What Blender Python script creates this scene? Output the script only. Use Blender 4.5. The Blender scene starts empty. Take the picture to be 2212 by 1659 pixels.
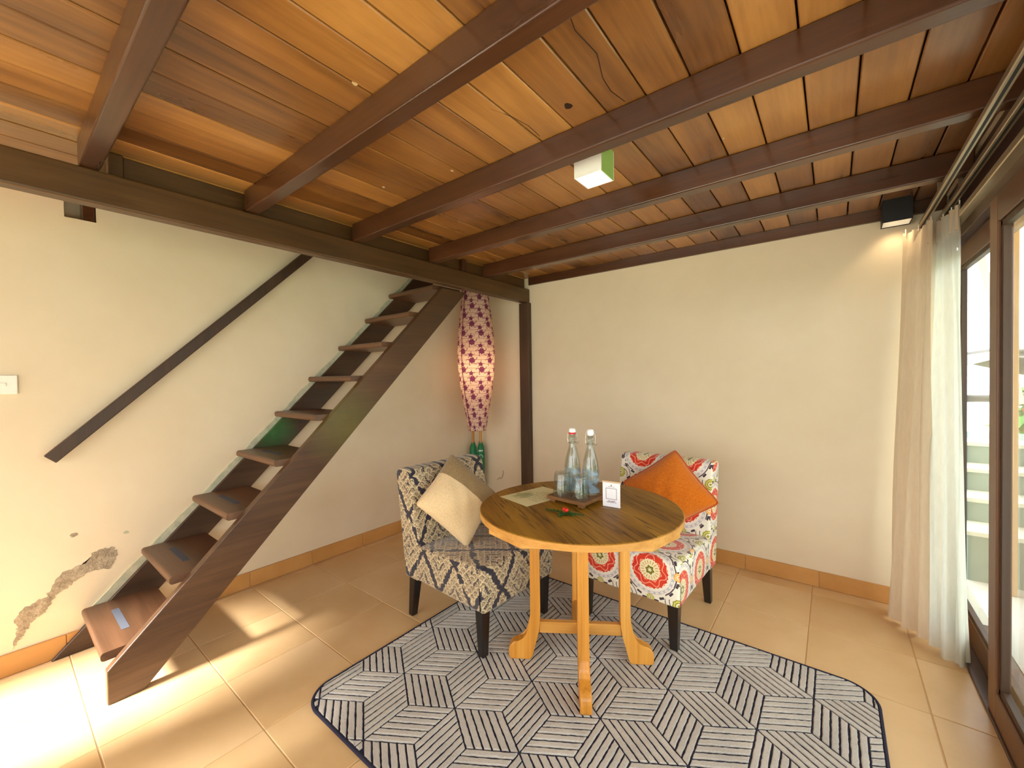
import bpy, bmesh, math, random
from mathutils import Vector, Matrix
random.seed(7)
PI = math.pi
scene = bpy.context.scene
COL = scene.collection

# ------------------------------------------------------------------ camera
FPX = 886.93
cam_d = bpy.data.cameras.new('camera'); cam = bpy.data.objects.new('camera', cam_d); COL.objects.link(cam)
cam_d.sensor_width = 36.0; cam_d.lens = FPX / 2212.0 * 36.0; cam_d.clip_start = 0.02; cam_d.clip_end = 200
_r = Vector((0.78759816, 0.61603049, -0.01398481)); _u = Vector((0.00132247, 0.02100568, 0.99977848))
_b = -Vector((-0.61618779, 0.78744218, -0.01572935))
CAM = Vector((2.9580486, -3.14852092, 1.323))
cam.matrix_world = Matrix(((_r.x, _u.x, _b.x, CAM.x), (_r.y, _u.y, _b.y, CAM.y), (_r.z, _u.z, _b.z, CAM.z), (0, 0, 0, 1)))
scene.camera = cam

# ------------------------------------------------------------------ world, sun, exposure
world = bpy.data.worlds.new('overcast_sky'); scene.world = world; world.use_nodes = True
bg = world.node_tree.nodes['Background']; bg.inputs['Color'].default_value = (0.95, 0.985, 1.0, 1); bg.inputs['Strength'].default_value = 5.0
sun_d = bpy.data.lights.new('sun', 'SUN'); sun = bpy.data.objects.new('sun', sun_d); COL.objects.link(sun)
sun_d.energy = 30.0; sun_d.angle = math.radians(12); sun_d.color = (1.0, 0.965, 0.90)
sun.rotation_euler = Vector((0.10, 1.0, -0.84)).to_track_quat('-Z', 'Y').to_euler(); sun.location = (0, -9, 8)
scene.view_settings.view_transform = 'Standard'; scene.view_settings.look = 'None'
scene.view_settings.exposure = 0.22; scene.view_settings.gamma = 1.0; scene.view_settings.use_curve_mapping = False
scene.cycles.use_denoising = True
scene.cycles.max_bounces = 14; scene.cycles.diffuse_bounces = 8; scene.cycles.transparent_max_bounces = 24
scene.cycles.caustics_reflective = False; scene.cycles.caustics_refractive = False
scene.cycles.sample_clamp_indirect = 8.0

def portal(name, loc, rot, sx, sy):
    d = bpy.data.lights.new(name, 'AREA'); d.shape = 'RECTANGLE'; d.size = sx; d.size_y = sy; d.cycles.is_portal = True
    o = bpy.data.objects.new(name, d); COL.objects.link(o); o.location = loc; o.rotation_euler = rot
portal('sky_portal_sliding_doors', (3.56, -2.1, 1.0), (0, PI / 2, 0), 2.1, 4.3)
portal('sky_portal_window', (2.05, -4.50, 1.2), (PI / 2, 0, 0), 2.5, 1.8)
portal('sky_portal_doorway', (0.34, -4.52, 0.95), (PI / 2, 0, 0), 0.75, 2.0)

# ------------------------------------------------------------------ mesh helpers
def link(name, bm, m, parent=None, loc=None, rot=None, smooth=False, fix=True):
    if fix: bmesh.ops.recalc_face_normals(bm, faces=bm.faces)
    me = bpy.data.meshes.new(name); bm.to_mesh(me); bm.free()
    if smooth:
        for p in me.polygons: p.use_smooth = True
    return link_me(name, me, m, parent, loc, rot)
def link_me(name, me, m, parent=None, loc=None, rot=None):
    if m is not None and len(me.materials) == 0: me.materials.append(m)
    o = bpy.data.objects.new(name, me); COL.objects.link(o)
    if parent: o.parent = parent
    if loc is not None: o.location = loc
    if rot is not None: o.rotation_euler = rot
    return o
def tag(o, label=None, cat=None, group=None, kind=None):
    if label: o['label'] = label
    if cat: o['category'] = cat
    if group: o['group'] = group
    if kind: o['kind'] = kind
    return o
def thing(name, loc=(0, 0, 0), rz=0.0, label=None, cat=None, group=None, kind=None):
    o = bpy.data.objects.new(name, None); COL.objects.link(o); o.empty_display_size = 0.1
    o.location = loc; o.rotation_euler = (0, 0, rz); return tag(o, label, cat, group, kind)
def B(): return bmesh.new()
def box(bm, x0, x1, y0, y1, z0, z1, bev=0.0, seg=2):
    vs = [bm.verts.new((x, y, z)) for x in (x0, x1) for y in (y0, y1) for z in (z0, z1)]
    f = [(0, 1, 3, 2), (4, 6, 7, 5), (0, 4, 5, 1), (2, 3, 7, 6), (0, 2, 6, 4), (1, 5, 7, 3)]
    fs = [bm.faces.new([vs[i] for i in q]) for q in f]
    if bev > 0:
        es = list({e for q in fs for e in q.edges})
        bmesh.ops.bevel(bm, geom=es, offset=bev, segments=seg, profile=0.5, affect='EDGES')
    return bm
def prism(bm, pts, a0, a1, axis='x', bev=0.0, seg=2):
    """extrude polygon pts (2D) along axis; 'x': pts=(y,z), 'y': pts=(x,z), 'z': pts=(x,y)"""
    def P3(p, a): return {'x': (a, p[0], p[1]), 'y': (p[0], a, p[1]), 'z': (p[0], p[1], a)}[axis]
    n = len(pts); v0 = [bm.verts.new(P3(p, a0)) for p in pts]; v1 = [bm.verts.new(P3(p, a1)) for p in pts]
    fs = [bm.faces.new(v0), bm.faces.new(v1)]
    for i in range(n): fs.append(bm.faces.new((v0[i], v0[(i + 1) % n], v1[(i + 1) % n], v1[i])))
    if bev > 0:
        es = list({e for q in fs for e in q.edges})
        bmesh.ops.bevel(bm, geom=es, offset=bev, segments=seg, profile=0.5, affect='EDGES')
    return bm
def lathe(bm, prof, n=32, cx=0, cy=0, close=False, rfun=None):
    rings = []
    for r, z in prof:
        rings.append([bm.verts.new((cx + (r if not rfun else rfun(r, z, 2 * PI * k / n)) * math.cos(2 * PI * k / n), cy + (r if not rfun else rfun(r, z, 2 * PI * k / n)) * math.sin(2 * PI * k / n), z)) for k in range(n)])
    for a, b in zip(rings, rings[1:]):
        for k in range(n): bm.faces.new((a[k], a[(k + 1) % n], b[(k + 1) % n], b[k]))
    if close:
        bm.faces.new(rings[0]); bm.faces.new(rings[-1])
    return bm
def tube(bm, pts, r, n=8, closed=False, rz=None):
    pts = [Vector(p) for p in pts]; N = len(pts); rings = []
    up = Vector((0, 0, 1)); prev = None
    for i, p in enumerate(pts):
        t = (pts[(i + 1) % N] - pts[i - 1]) if closed else (pts[min(i + 1, N - 1)] - pts[max(i - 1, 0)])
        t.normalize()
        if prev is None:
            a = t.cross(up) if abs(t.z) < 0.95 else t.cross(Vector((1, 0, 0)))
        else:
            a = prev - t * prev.dot(t)
        a.normalize(); prev = a; b = t.cross(a)
        rr = r[i] if isinstance(r, (list, tuple)) else r
        rings.append([bm.verts.new(p + (a * math.cos(2 * PI * k / n) + b * math.sin(2 * PI * k / n)) * rr) for k in range(n)])
    L = N if closed else N - 1
    for i in range(L):
        A, C = rings[i], rings[(i + 1) % N]
        for k in range(n): bm.faces.new((A[k], A[(k + 1) % n], C[(k + 1) % n], C[k]))
    if not closed:
        bm.faces.new(rings[0]); bm.faces.new(rings[-1])
    return bm

# ------------------------------------------------------------------ shader helpers
class V:
    def __init__(s, mb, k): s.mb = mb; s.k = k
    def _o(s, op, b=None, c=None): return s.mb.math(op, s, b, c)
    def __add__(s, b): return s._o('ADD', b)
    __radd__ = __add__
    def __sub__(s, b): return s._o('SUBTRACT', b)
    def __rsub__(s, b): return s.mb.math('SUBTRACT', b, s)
    def __mul__(s, b): return s._o('MULTIPLY', b)
    __rmul__ = __mul__
    def __truediv__(s, b): return s._o('DIVIDE', b)
    def abs(s): return s._o('ABSOLUTE')
    def frac(s): return s._o('FRACT')
    def floor(s): return s._o('FLOOR')
    def sin(s): return s._o('SINE')
    def cos(s): return s._o('COSINE')
    def sqrt(s): return s._o('SQRT')
    def lt(s, b): return s._o('LESS_THAN', b)
    def gt(s, b): return s._o('GREATER_THAN', b)
    def atan2(s, b): return s._o('ARCTAN2', b)
    def mn(s, b): return s._o('MINIMUM', b)
    def mx(s, b): return s._o('MAXIMUM', b)
class MB:
    def __init__(s, name):
        s.m = bpy.data.materials.new(name); s.m.use_nodes = True; s.nt = s.m.node_tree; s.N = s.nt.nodes
        s.bsdf = s.N['Principled BSDF']; s.out = s.N['Material Output']
    def new(s, t): return s.N.new(t)
    def L(s, a, b): s.nt.links.new(a, b)
    def setin(s, sock, v):
        if isinstance(v, V): s.L(v.k, sock)
        elif hasattr(v, 'is_output'): s.L(v, sock)
        elif isinstance(v, (tuple, list)): sock.default_value = (*v, 1.0) if len(v) == 3 and len(sock.default_value) == 4 else v
        else: sock.default_value = v
    def math(s, op, a, b=None, c=None):
        n = s.new('ShaderNodeMath'); n.operation = op
        for i, v in enumerate((a, b, c)):
            if v is not None: s.setin(n.inputs[i], v)
        return V(s, n.outputs[0])
    def mix(s, f, a, b, blend='MIX'):
        n = s.new('ShaderNodeMix'); n.data_type = 'RGBA'; n.blend_type = blend; n.clamp_factor = True
        s.setin(n.inputs[0], f); s.setin(n.inputs[6], a); s.setin(n.inputs[7], b); return n.outputs[2]
    def coord(s, kind='Object'): return s.new('ShaderNodeTexCoord').outputs[kind]
    def sep(s, v):
        n = s.new('ShaderNodeSeparateXYZ'); s.L(v, n.inputs[0]); return [V(s, n.outputs[i]) for i in range(3)]
    def comb(s, x, y, z=0.0):
        n = s.new('ShaderNodeCombineXYZ')
        for i, v in enumerate((x, y, z)): s.setin(n.inputs[i], v)
        return n.outputs[0]
    def mapping(s, v, scale=(1, 1, 1), loc=(0, 0, 0), rot=(0, 0, 0)):
        n = s.new('ShaderNodeMapping'); s.L(v, n.inputs[0]); n.inputs['Scale'].default_value = scale; n.inputs['Rotation'].default_value = rot
        s.setin(n.inputs['Location'], loc) if not isinstance(loc, tuple) else setattr(n.inputs['Location'], 'default_value', loc); return n.outputs[0]
    def noise(s, v, scale=5.0, detail=3.0, rough=0.55, dist=0.0):
        n = s.new('ShaderNodeTexNoise'); s.L(v, n.inputs['Vector']); n.inputs['Scale'].default_value = scale
        n.inputs['Detail'].default_value = detail; n.inputs['Roughness'].default_value = rough; n.inputs['Distortion'].default_value = dist
        return V(s, n.outputs['Fac'])
    def voro(s, v, scale=5.0, feat='F1'):
        n = s.new('ShaderNodeTexVoronoi'); s.L(v, n.inputs['Vector']); n.inputs['Scale'].default_value = scale; n.feature = feat; return V(s, n.outputs['Distance'])
    def ramp(s, f, stops):
        n = s.new('ShaderNodeValToRGB'); s.setin(n.inputs[0], f); r = n.color_ramp
        while len(r.elements) < len(stops): r.elements.new(0.5)
        for e, (p, c) in zip(r.elements, stops): e.position = p; e.color = (*c, 1) if len(c) == 3 else c
        return n.outputs[0]
    def rand(s): return V(s, s.new('ShaderNodeObjectInfo').outputs['Random'])
    def maprange(s, f, a, b, c, d):
        n = s.new('ShaderNodeMapRange'); s.setin(n.inputs[0], f)
        for i, v in enumerate((a, b, c, d)): n.inputs[i + 1].default_value = v
        return V(s, n.outputs[0])
    def bump(s, h, strength=0.3, dist=0.01):
        n = s.new('ShaderNodeBump'); n.inputs['Strength'].default_value = strength; n.inputs['Distance'].default_value = dist
        s.setin(n.inputs['Height'], h); s.L(n.outputs[0], s.bsdf.inputs['Normal'])
    def base(s, c): s.setin(s.bsdf.inputs['Base Color'], c)
    def p(s, **kw):
        for k, v in kw.items(): s.setin(s.bsdf.inputs[k.replace('_', ' ')], v)
        return s
def lin(r, g, b):
    f = lambda c: (c / 255 / 12.92) if c / 255 <= 0.04045 else ((c / 255 + 0.055) / 1.055) ** 2.4
    return (f(r), f(g), f(b))
def plain(name, col, rough=0.5, metal=0.0, **kw):
    b = MB(name); b.base(col); b.p(Roughness=rough, Metallic=metal, **kw); return b.m

def wood(name, cols, axis='X', fine=1.0, rough=0.4, coat=0.0, vary=0.35, bump=0.12, freq=9.0, spec=0.5, big_w=0.35):
    b = MB(name); co = b.coord('Object'); r = b.rand()
    off = b.comb(r * 13.7, r * 7.3, r * 5.1)
    n = b.new('ShaderNodeVectorMath'); n.operation = 'ADD'; b.L(co, n.inputs[0]); b.L(off, n.inputs[1]); v = n.outputs[0]
    lo = 0.7; sc = {'X': (lo, freq, freq), 'Y': (freq, lo, freq), 'Z': (freq, freq, lo)}[axis]
    m1 = b.mapping(v, sc); g = b.noise(m1, 1.6, 5, 0.62, 0.6)
    sc2 = tuple(x * (9 if x > lo else 2.2) for x in sc); m2 = b.mapping(v, sc2); f = b.noise(m2, 1.2 * fine, 3, 0.6, 0.0)
    big = b.noise(b.mapping(v, tuple((0.8 if x == lo else 1.8) for x in sc)), 1.5, 3, 0.5)
    fac = g * 0.62 + f * 0.25 + big * big_w + (0.35 - big_w) * 0.5 - 0.12 + (r - 0.5) * vary
    b.base(b.ramp(fac, [(0.22, cols[0]), (0.5, cols[1]), (0.78, cols[2])]))
    b.p(Roughness=b.maprange(g, 0.2, 0.8, rough * 0.8, min(1.0, rough * 1.25)), Coat_Weight=coat, Coat_Roughness=0.18, Specular_IOR_Level=spec)
    b.bump(f * 0.6 + g * 0.4, bump, 0.004)
    return b.m

M = {}
# ceiling boards, joists: warm varnished teak / meranti
M['plank'] = wood('plank_wood', [lin(92, 56, 26), lin(150, 100, 46), lin(192, 138, 70)], 'Y', rough=0.30, coat=0.4, vary=0.36, freq=5, big_w=0.20)
M['joist'] = wood('joist_wood', [lin(44, 23, 11), lin(72, 40, 20), lin(98, 58, 31)], 'X', rough=0.30, coat=0.4, vary=0.12)
M['header'] = wood('header_wood', [lin(48, 30, 12), lin(82, 54, 24), lin(108, 76, 38)], 'Y', rough=0.42, coat=0.15, vary=0.1)
M['post'] = wood('post_wood', [lin(40, 26, 16), lin(66, 44, 26), lin(88, 60, 38)], 'Z', rough=0.5, vary=0.1)
M['stair'] = wood('stair_wood', [lin(52, 32, 20), lin(86, 54, 32), lin(116, 78, 48)], 'Y', rough=0.42, coat=0.12, vary=0.15)
M['tread'] = wood('tread_wood', [lin(58, 36, 22), lin(96, 63, 40), lin(128, 90, 60)], 'X', rough=0.42, coat=0.12, vary=0.2)
M['doorwood'] = wood('door_wood', [lin(70, 42, 26), lin(110, 72, 46), lin(140, 98, 66)], 'Z', rough=0.42, coat=0.1, vary=0.1)
M['doorwood_y'] = wood('door_rail_wood', [lin(62, 36, 24), lin(98, 62, 40), lin(128, 88, 60)], 'Y', rough=0.42, coat=0.1, vary=0.1)
M['lintel'] = wood('lintel_wood', [lin(40, 22, 14), lin(66, 36, 24), lin(92, 54, 36)], 'Y', rough=0.4, coat=0.15, vary=0.1)
M['tableleg'] = wood('table_leg_wood', [lin(150, 92, 26), lin(205, 140, 52), lin(232, 178, 92)], 'Z', rough=0.4, coat=0.15, vary=0.15, bump=0.06)
M['tablerail'] = wood('table_rail_wood', [lin(150, 96, 32), lin(198, 142, 66), lin(226, 178, 104)], 'X', rough=0.45, vary=0.2, bump=0.06)
M['tray'] = wood('tray_wood', [lin(80, 48, 20), lin(122, 80, 38), lin(150, 104, 56)], 'X', rough=0.55, vary=0.2)
M['handle'] = wood('handle_wood', [lin(150, 100, 40), lin(186, 134, 62), lin(206, 156, 84)], 'Z', rough=0.5, vary=0.2)
M['blackleg'] = wood('black_leg_wood', [lin(14, 10, 9), lin(26, 20, 18), lin(40, 32, 28)], 'Z', rough=0.32, coat=0.2, vary=0.1)

# table top: long wavy teak grain
b = MB('table_top_wood'); co = b.coord('Object'); rot = b.mapping(co, (1, 1, 1), (0, 0, 0), (0, 0, math.radians(67)))
x, y, z = b.sep(rot)
warp = b.noise(b.mapping(rot, (1.1, 4.5, 1)), 1.5, 3, 0.5, 0.5); g = b.noise(b.mapping(rot, (1.6, 22, 1)), 1.6, 5, 0.6, 0.7)
lines = (y * 26 + warp * 7 + x * 1.5).sin() * 0.5 + 0.5
dark = b.noise(b.mapping(rot, (5, 120, 1)), 1.0, 2, 0.5)
fac = g * 0.50 + lines * 0.20 + warp * 0.28 + (dark - 0.5) * 0.45
stk = b.noise(b.mapping(rot, (4.5, 70, 1)), 1.0, 2, 0.5, 0.8)
b.base(b.mix(b.maprange(stk, 0.60, 0.68, 0.0, 0.75), b.ramp(fac, [(0.25, lin(96, 61, 9)), (0.44, lin(140, 98, 20)), (0.75, lin(172, 128, 38))]), lin(62, 36, 12)))
b.p(Roughness=0.5, Specular_IOR_Level=0.3); b.bump(dark * 0.5 + lines * 0.2, 0.1, 0.003); M['tabletop'] = b.m

# plaster walls
b = MB('cream_plaster'); co = b.coord('Object'); n1 = b.noise(co, 1.1, 4, 0.5); n2 = b.noise(co, 60, 4, 0.6); n3 = b.noise(co, 9, 3, 0.5)
b.base(b.ramp(n1 * 0.8 + n3 * 0.2, [(0.3, lin(216, 197, 167)), (0.7, lin(226, 210, 183))])); b.p(Roughness=0.88)
b.bump(n2 * 0.4 + n3 * 1.0, 0.06, 0.01); M['wall'] = b.m
b = MB('bare_render'); co = b.coord('Object'); n1 = b.noise(co, 26, 5, 0.65); n2 = b.noise(co, 140, 3, 0.6)
b.base(b.ramp(n1 * 0.7 + n2 * 0.3, [(0.32, lin(120, 106, 88)), (0.5, lin(166, 150, 128)), (0.68, lin(202, 188, 164))])); b.p(Roughness=0.95); b.bump(n2 + n1, 0.6, 0.01); M['render'] = b.m
b = MB('patched_plaster'); co = b.coord('Object'); n1 = b.noise(co, 22, 4, 0.6)
b.base(b.ramp(n1, [(0.35, lin(176, 176, 150)), (0.65, lin(206, 200, 172))])); b.p(Roughness=0.9); b.bump(n1, 0.5, 0.01); M['patch'] = b.m

# ceramic floor tile
b = MB('terracotta_tile'); co = b.coord('Object'); r = b.rand(); v = b.mapping(co, (1, 1, 1), b.comb(r * 31, r * 17, 0.0))
n1 = b.noise(v, 3.2, 5, 0.5, 0.2); n2 = b.noise(v, 34, 2, 0.5)
b.base(b.ramp(n1 * 0.72 + n2 * 0.07 + r * 0.2, [(0.3, lin(204, 166, 118)), (0.52, lin(214, 180, 134)), (0.75, lin(224, 192, 150))]))
b.p(Roughness=0.3, Specular_IOR_Level=0.5); M['tile'] = b.m
b = MB('skirting_tile'); co = b.coord('Object'); r = b.rand(); n1 = b.noise(b.mapping(co, (1, 1, 1), b.comb(r * 31, r * 17, 0.0)), 4, 4, 0.6)
b.base(b.ramp(n1 * 0.8 + r * 0.15, [(0.3, lin(182, 128, 66)), (0.7, lin(206, 154, 92))])); b.p(Roughness=0.35); M['skirt'] = b.m
M['grout'] = plain('grout', lin(196, 160, 118), 0.9)
M['dark'] = plain('dark_void', lin(20, 12, 8), 0.9)
M['white_plastic'] = plain('white_plastic', lin(236, 230, 220), 0.3)
M['white_paint'] = plain('white_paint', lin(238, 234, 226), 0.4)
M['green_cast'] = plain('painted_green_cast', lin(150, 190, 100), 0.3)  # green light from the window side, painted into one lamp panel
M['black_paint'] = plain('black_satin', lin(12, 11, 11), 0.5)
M['reflector'] = plain('white_reflector', lin(248, 248, 244), 0.25)
M['alu'] = plain('brushed_aluminium', lin(196, 182, 158), 0.32, 0.85)
M['chrome'] = plain('steel_wire', lin(205, 205, 205), 0.22, 1.0)
M['concrete'] = plain('pale_terrace', lin(205, 205, 198), 0.7)

def fabric(b, col, rough=0.9, weave=900.0, strength=0.07, uv='UV'):
    co = b.coord(uv); x, y, z = b.sep(co)
    w = ((x * weave).sin() * (y * weave).sin()) * 0.5 + 0.5
    b.base(col); b.p(Roughness=rough, Sheen_Weight=0.25, Specular_IOR_Level=0.2); b.bump(w, strength, 0.001)
# orange / beige / taupe cushion cloth
for nm, c0, c1 in (('orange_cloth', (188, 94, 12), (208, 116, 26)), ('beige_cloth', (206, 176, 132), (226, 200, 160)), ('taupe_cloth', (128, 104, 68), (158, 132, 92)), ('orange_piping', (176, 74, 12), (196, 90, 20))):
    b = MB(nm); co = b.coord('Object'); n = b.noise(b.mapping(co, (60, 260, 160)), 1.0, 3, 0.6); c = b.ramp(n, [(0.3, lin(*c0)), (0.7, lin(*c1))])
    b.base(c); b.p(Roughness=0.9, Sheen_Weight=0.3, Specular_IOR_Level=0.15); b.bump(n, 0.2, 0.002); M[nm] = b.m

# suzani medallion print (u,v in metres)
b = MB('suzani_print'); co = b.coord('UV'); u, v, _ = b.sep(co)
nz = b.noise(co, 30, 2, 0.5) - 0.5
CW, CH = 0.27, 0.275
def cell(u, v, du, dv, cw, ch):
    px = ((u / cw + du).frac() - 0.5) * cw; py = ((v / ch + dv).frac() - 0.5) * ch
    return px, py, (px * px + py * py).sqrt(), py.atan2(px)
px, py, r, a = cell(u, v, 0.0, 0.0, CW, CH)
r = r + nz * 0.006
def band(rr, lo, hi): return rr.gt(lo) * rr.lt(hi)
col = b.mix(0.0, lin(232, 226, 210), lin(232, 226, 210))
# vines with hooks along the cell diagonals
qx, qy, rq, aq = cell(u, v, 0.5, 0.5, CW, CH)
spi = ((rq * 150 + aq * 2.0).sin()).abs()
vine = band(rq, 0.030, 0.066) * spi.lt(0.30) * (aq * 2.0 + 0.8).sin().gt(-0.1)
col = b.mix(vine, col, lin(70, 56, 66))
hook = band(r, 0.131, 0.142) * (a * 15.0).sin().gt(0.25)
col = b.mix(hook, col, lin(70, 56, 66))
arc = band(r, 0.124, 0.130) * (a + nz * 3).sin().gt(-0.75)
col = b.mix(arc, col, lin(84, 66, 78))
chain = band(r, 0.105, 0.117) * (((r - 0.111) * 400).abs() + (a * 26.0).sin() * 1.2).gt(0.9)
col = b.mix(band(r, 0.100, 0.121), col, lin(226, 218, 208)); col = b.mix(chain, col, lin(186, 182, 190))
edge = r + (a * 14.0).sin().abs() * 0.005
redm = edge.lt(0.092) * edge.gt(0.052)
scroll = ((r - 0.066 + (a * 7.0).sin() * 0.010) * 260).sin().gt(0.72)
red = b.mix(b.noise(co, 9, 1, 0.5), lin(196, 34, 34), lin(222, 74, 40)); red = b.mix(scroll, red, lin(240, 150, 120))
col = b.mix(redm, col, red)
col = b.mix(edge.lt(0.054), col, lin(230, 220, 182))
tick = band(r, 0.028, 0.044) * (a * 18.0).sin().gt(0.62); col = b.mix(tick, col, lin(196, 150, 60))
ctr = (r + (a * 6.0).sin() * 0.003); col = b.mix(ctr.lt(0.020), col, lin(116, 112, 22)); col = b.mix(ctr.lt(0.0085), col, lin(228, 222, 190))
# small olive flowers and orange flowers between the medallions
for du, dv, R, c0, c1 in ((0.5, 0.5, 0.030, (150, 146, 28), (214, 208, 120)), (0.5, 0.0, 0.021, (222, 150, 40), (246, 214, 150)), (0.0, 0.5, 0.019, (150, 146, 28), (224, 216, 140))):
    sx, sy, sr, sa = cell(u, v, du, dv, CW, CH); sr = sr + (sa * 9.0).sin() * 0.0015 + nz * 0.003
    col = b.mix(sr.lt(R), col, lin(*c0)); col = b.mix(band(sr, R * 0.62, R * 0.80), col, lin(*c1))
    col = b.mix(sr.lt(R * 0.42), col, lin(238, 230, 206)); col = b.mix(sr.lt(R * 0.22), col, lin(*c0))
fabric(b, col); M['suzani'] = b.m

# navy and sand damask (u,v in metres)
b = MB('damask_weave'); co = b.coord('UV'); u, v, _ = b.sep(co)
wob = b.noise(co, 18, 3, 0.55) - 0.5; fine = b.noise(co, 160, 2, 0.5); fib = b.noise(b.mapping(co, (1, 1, 1)), 45, 3, 0.6, 1.5)
CW2, CH2 = 0.25, 0.34
def ogee(du, dv):
    px = ((u / CW2 + du).frac() - 0.5) * 2.0; py = ((v / CH2 + dv).frac() - 0.5) * 2.0
    an = py.atan2(px); q = px.abs() + py.abs() * (1.0 + (py * 3.14).cos() * 0.10)
    return px, py, q + (an * 13.0).sin().abs() * 0.06 + wob * 0.30, an
pxa, pya, qa, aa = ogee(0.0, 0.0); pxb, pyb, qb, ab = ogee(0.5, 0.5)
q = qa.mn(qb); isA = qa.lt(qb); an = isA * aa + (1.0 - isA) * ab
def scales(s_):   # fish-scale lace
    row = (v / (s_ * 0.5) + wob * 1.1).floor(); sx = (u / s_ + row * 0.5 + wob * 0.7).frac() - 0.5; sy = (v / (s_ * 0.5) + wob * 1.1).frac()
    return (sx * sx + sy * sy * 0.30).sqrt()
d1 = scales(0.042); d2 = scales(0.013)
arc1 = (d1 - 0.42).abs().lt(0.055); arc2 = (d1 - 0.25).abs().lt(0.040); arc3 = (d2 - 0.36).abs().lt(0.10)
tone = b.mix(b.noise(co, 6, 2, 0.5), lin(142, 124, 98), lin(174, 154, 122))
tone = b.mix(arc3 * 0.55, tone, lin(96, 78, 66)); tone = b.mix(arc1, tone, lin(200, 184, 154)); tone = b.mix(arc2 * 0.8, tone, lin(80, 66, 62))
swirl = ((q * 42 + an * 3.0 + wob * 7).sin()).gt(0.55); tone = b.mix(swirl * fib.gt(0.5) * 0.8, tone, lin(206, 186, 146))
navy = b.mix(fine.gt(0.58), lin(44, 41, 54), lin(70, 63, 70))
seg = b.noise(co, 9, 2, 0.5)
band_ = (q.gt(0.90) * seg.gt(0.40)).mx(q.gt(0.40) * q.lt(0.47) * (an * 2.0).sin().abs().gt(0.35)).mx(q.lt(0.10))
band_ = band_.mx((fib - 0.5).gt(0.17) * q.gt(0.5))
col = b.mix(band_, tone, navy)
edge_ = (q - 0.83).abs().lt(0.030); col = b.mix(edge_ * (an * 26.0).sin().gt(-0.2), col, lin(210, 190, 152))
fabric(b, col, weave=1400); M['damask'] = b.m

# rug
b = MB('rug_pile'); co = b.coord('Object'); n = b.noise(co, 260, 3, 0.7); n2 = b.noise(co, 7, 3, 0.5)
b.base(b.ramp(n * 0.6 + n2 * 0.4, [(0.3, lin(166, 160, 156)), (0.7, lin(214, 208, 202))])); b.p(Roughness=0.98, Sheen_Weight=0.3, Specular_IOR_Level=0.05); b.bump(n, 0.9, 0.004); M['pile'] = b.m
M['rugbase'] = plain('rug_navy', lin(34, 34, 58), 0.95)

# lantern paper, lit from inside
b = MB('flower_paper'); co = b.coord('UV'); u, v, _ = b.sep(co)
wob = b.noise(co, 60, 2, 0.5) - 0.5
def blot(du, dv, R, k):
    cw, ch = 0.1575, 0.163
    px = ((u / cw + du + (v / ch).floor() * 0.0).frac() - 0.5) * cw; py = ((v / ch + dv).frac() - 0.5) * ch
    rr = (px * px + py * py).sqrt(); aa = py.atan2(px)
    return (rr + (aa * k).sin() * R * 0.14 + wob * 0.006).lt(R), rr, aa
pm = None
for du, dv, R, k in ((0.0, 0.0, 0.025, 7.0), (0.06, 0.30, 0.017, 5.0), (0.5, 0.5, 0.025, 7.0), (0.56, 0.80, 0.017, 5.0)):
    mk, rr, aa = blot(du, dv, R, k); pm = mk if pm is None else pm.mx(mk)
    leaf = (rr.gt(R * 1.0) * rr.lt(R * 2.0) * ((aa * 5.0 + rr * 90).sin().gt(0.84))) * 0.8; pm = pm.mx(leaf)
web = ((u * 60 + wob * 14).sin() * (v * 48 + wob * 12).sin()).abs().lt(0.022) * 0.4; pm = pm.mx(web)
col = b.mix(pm, lin(236, 208, 188), lin(128, 58, 98))
tr = b.new('ShaderNodeBsdfTranslucent'); b.L(col, tr.inputs['Color']); b.base(col); b.p(Roughness=0.8)
mx = b.new('ShaderNodeMixShader'); mx.inputs[0].default_value = 0.5; b.L(b.bsdf.outputs[0], mx.inputs[1]); b.L(tr.outputs[0], mx.inputs[2]); b.L(mx.outputs[0], b.out.inputs[0]); M['lantern'] = b.m
M['lantern_wire'] = plain('lantern_wire', lin(168, 96, 84), 0.6)

def cloth(name, col, translucent, transparent):
    b = MB(name); co = b.coord('Object'); n = b.noise(b.mapping(co, (90, 90, 14)), 1.0, 3, 0.6); c = b.ramp(n, [(0.3, tuple(k * 0.93 for k in col)), (0.7, col)])
    b.base(c); b.p(Roughness=0.9, Specular_IOR_Level=0.1)
    tr = b.new('ShaderNodeBsdfTranslucent'); b.L(c, tr.inputs['Color']); mx = b.new('ShaderNodeMixShader'); mx.inputs[0].default_value = translucent
    b.L(b.bsdf.outputs[0], mx.inputs[1]); b.L(tr.outputs[0], mx.inputs[2]); last = mx.outputs[0]
    if transparent > 0:
        tp = b.new('ShaderNodeBsdfTransparent'); m2 = b.new('ShaderNodeMixShader'); m2.inputs[0].default_value = transparent
        b.L(last, m2.inputs[1]); b.L(tp.outputs[0], m2.inputs[2]); last = m2.outputs[0]
    b.L(last, b.out.inputs[0]); return b.m
M['curtain'] = cloth('cream_curtain_cloth', lin(226, 208, 182), 0.25, 0.0)
M['sheer'] = cloth('white_sheer_cloth', lin(232, 234, 226), 0.5, 0.22)
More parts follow.
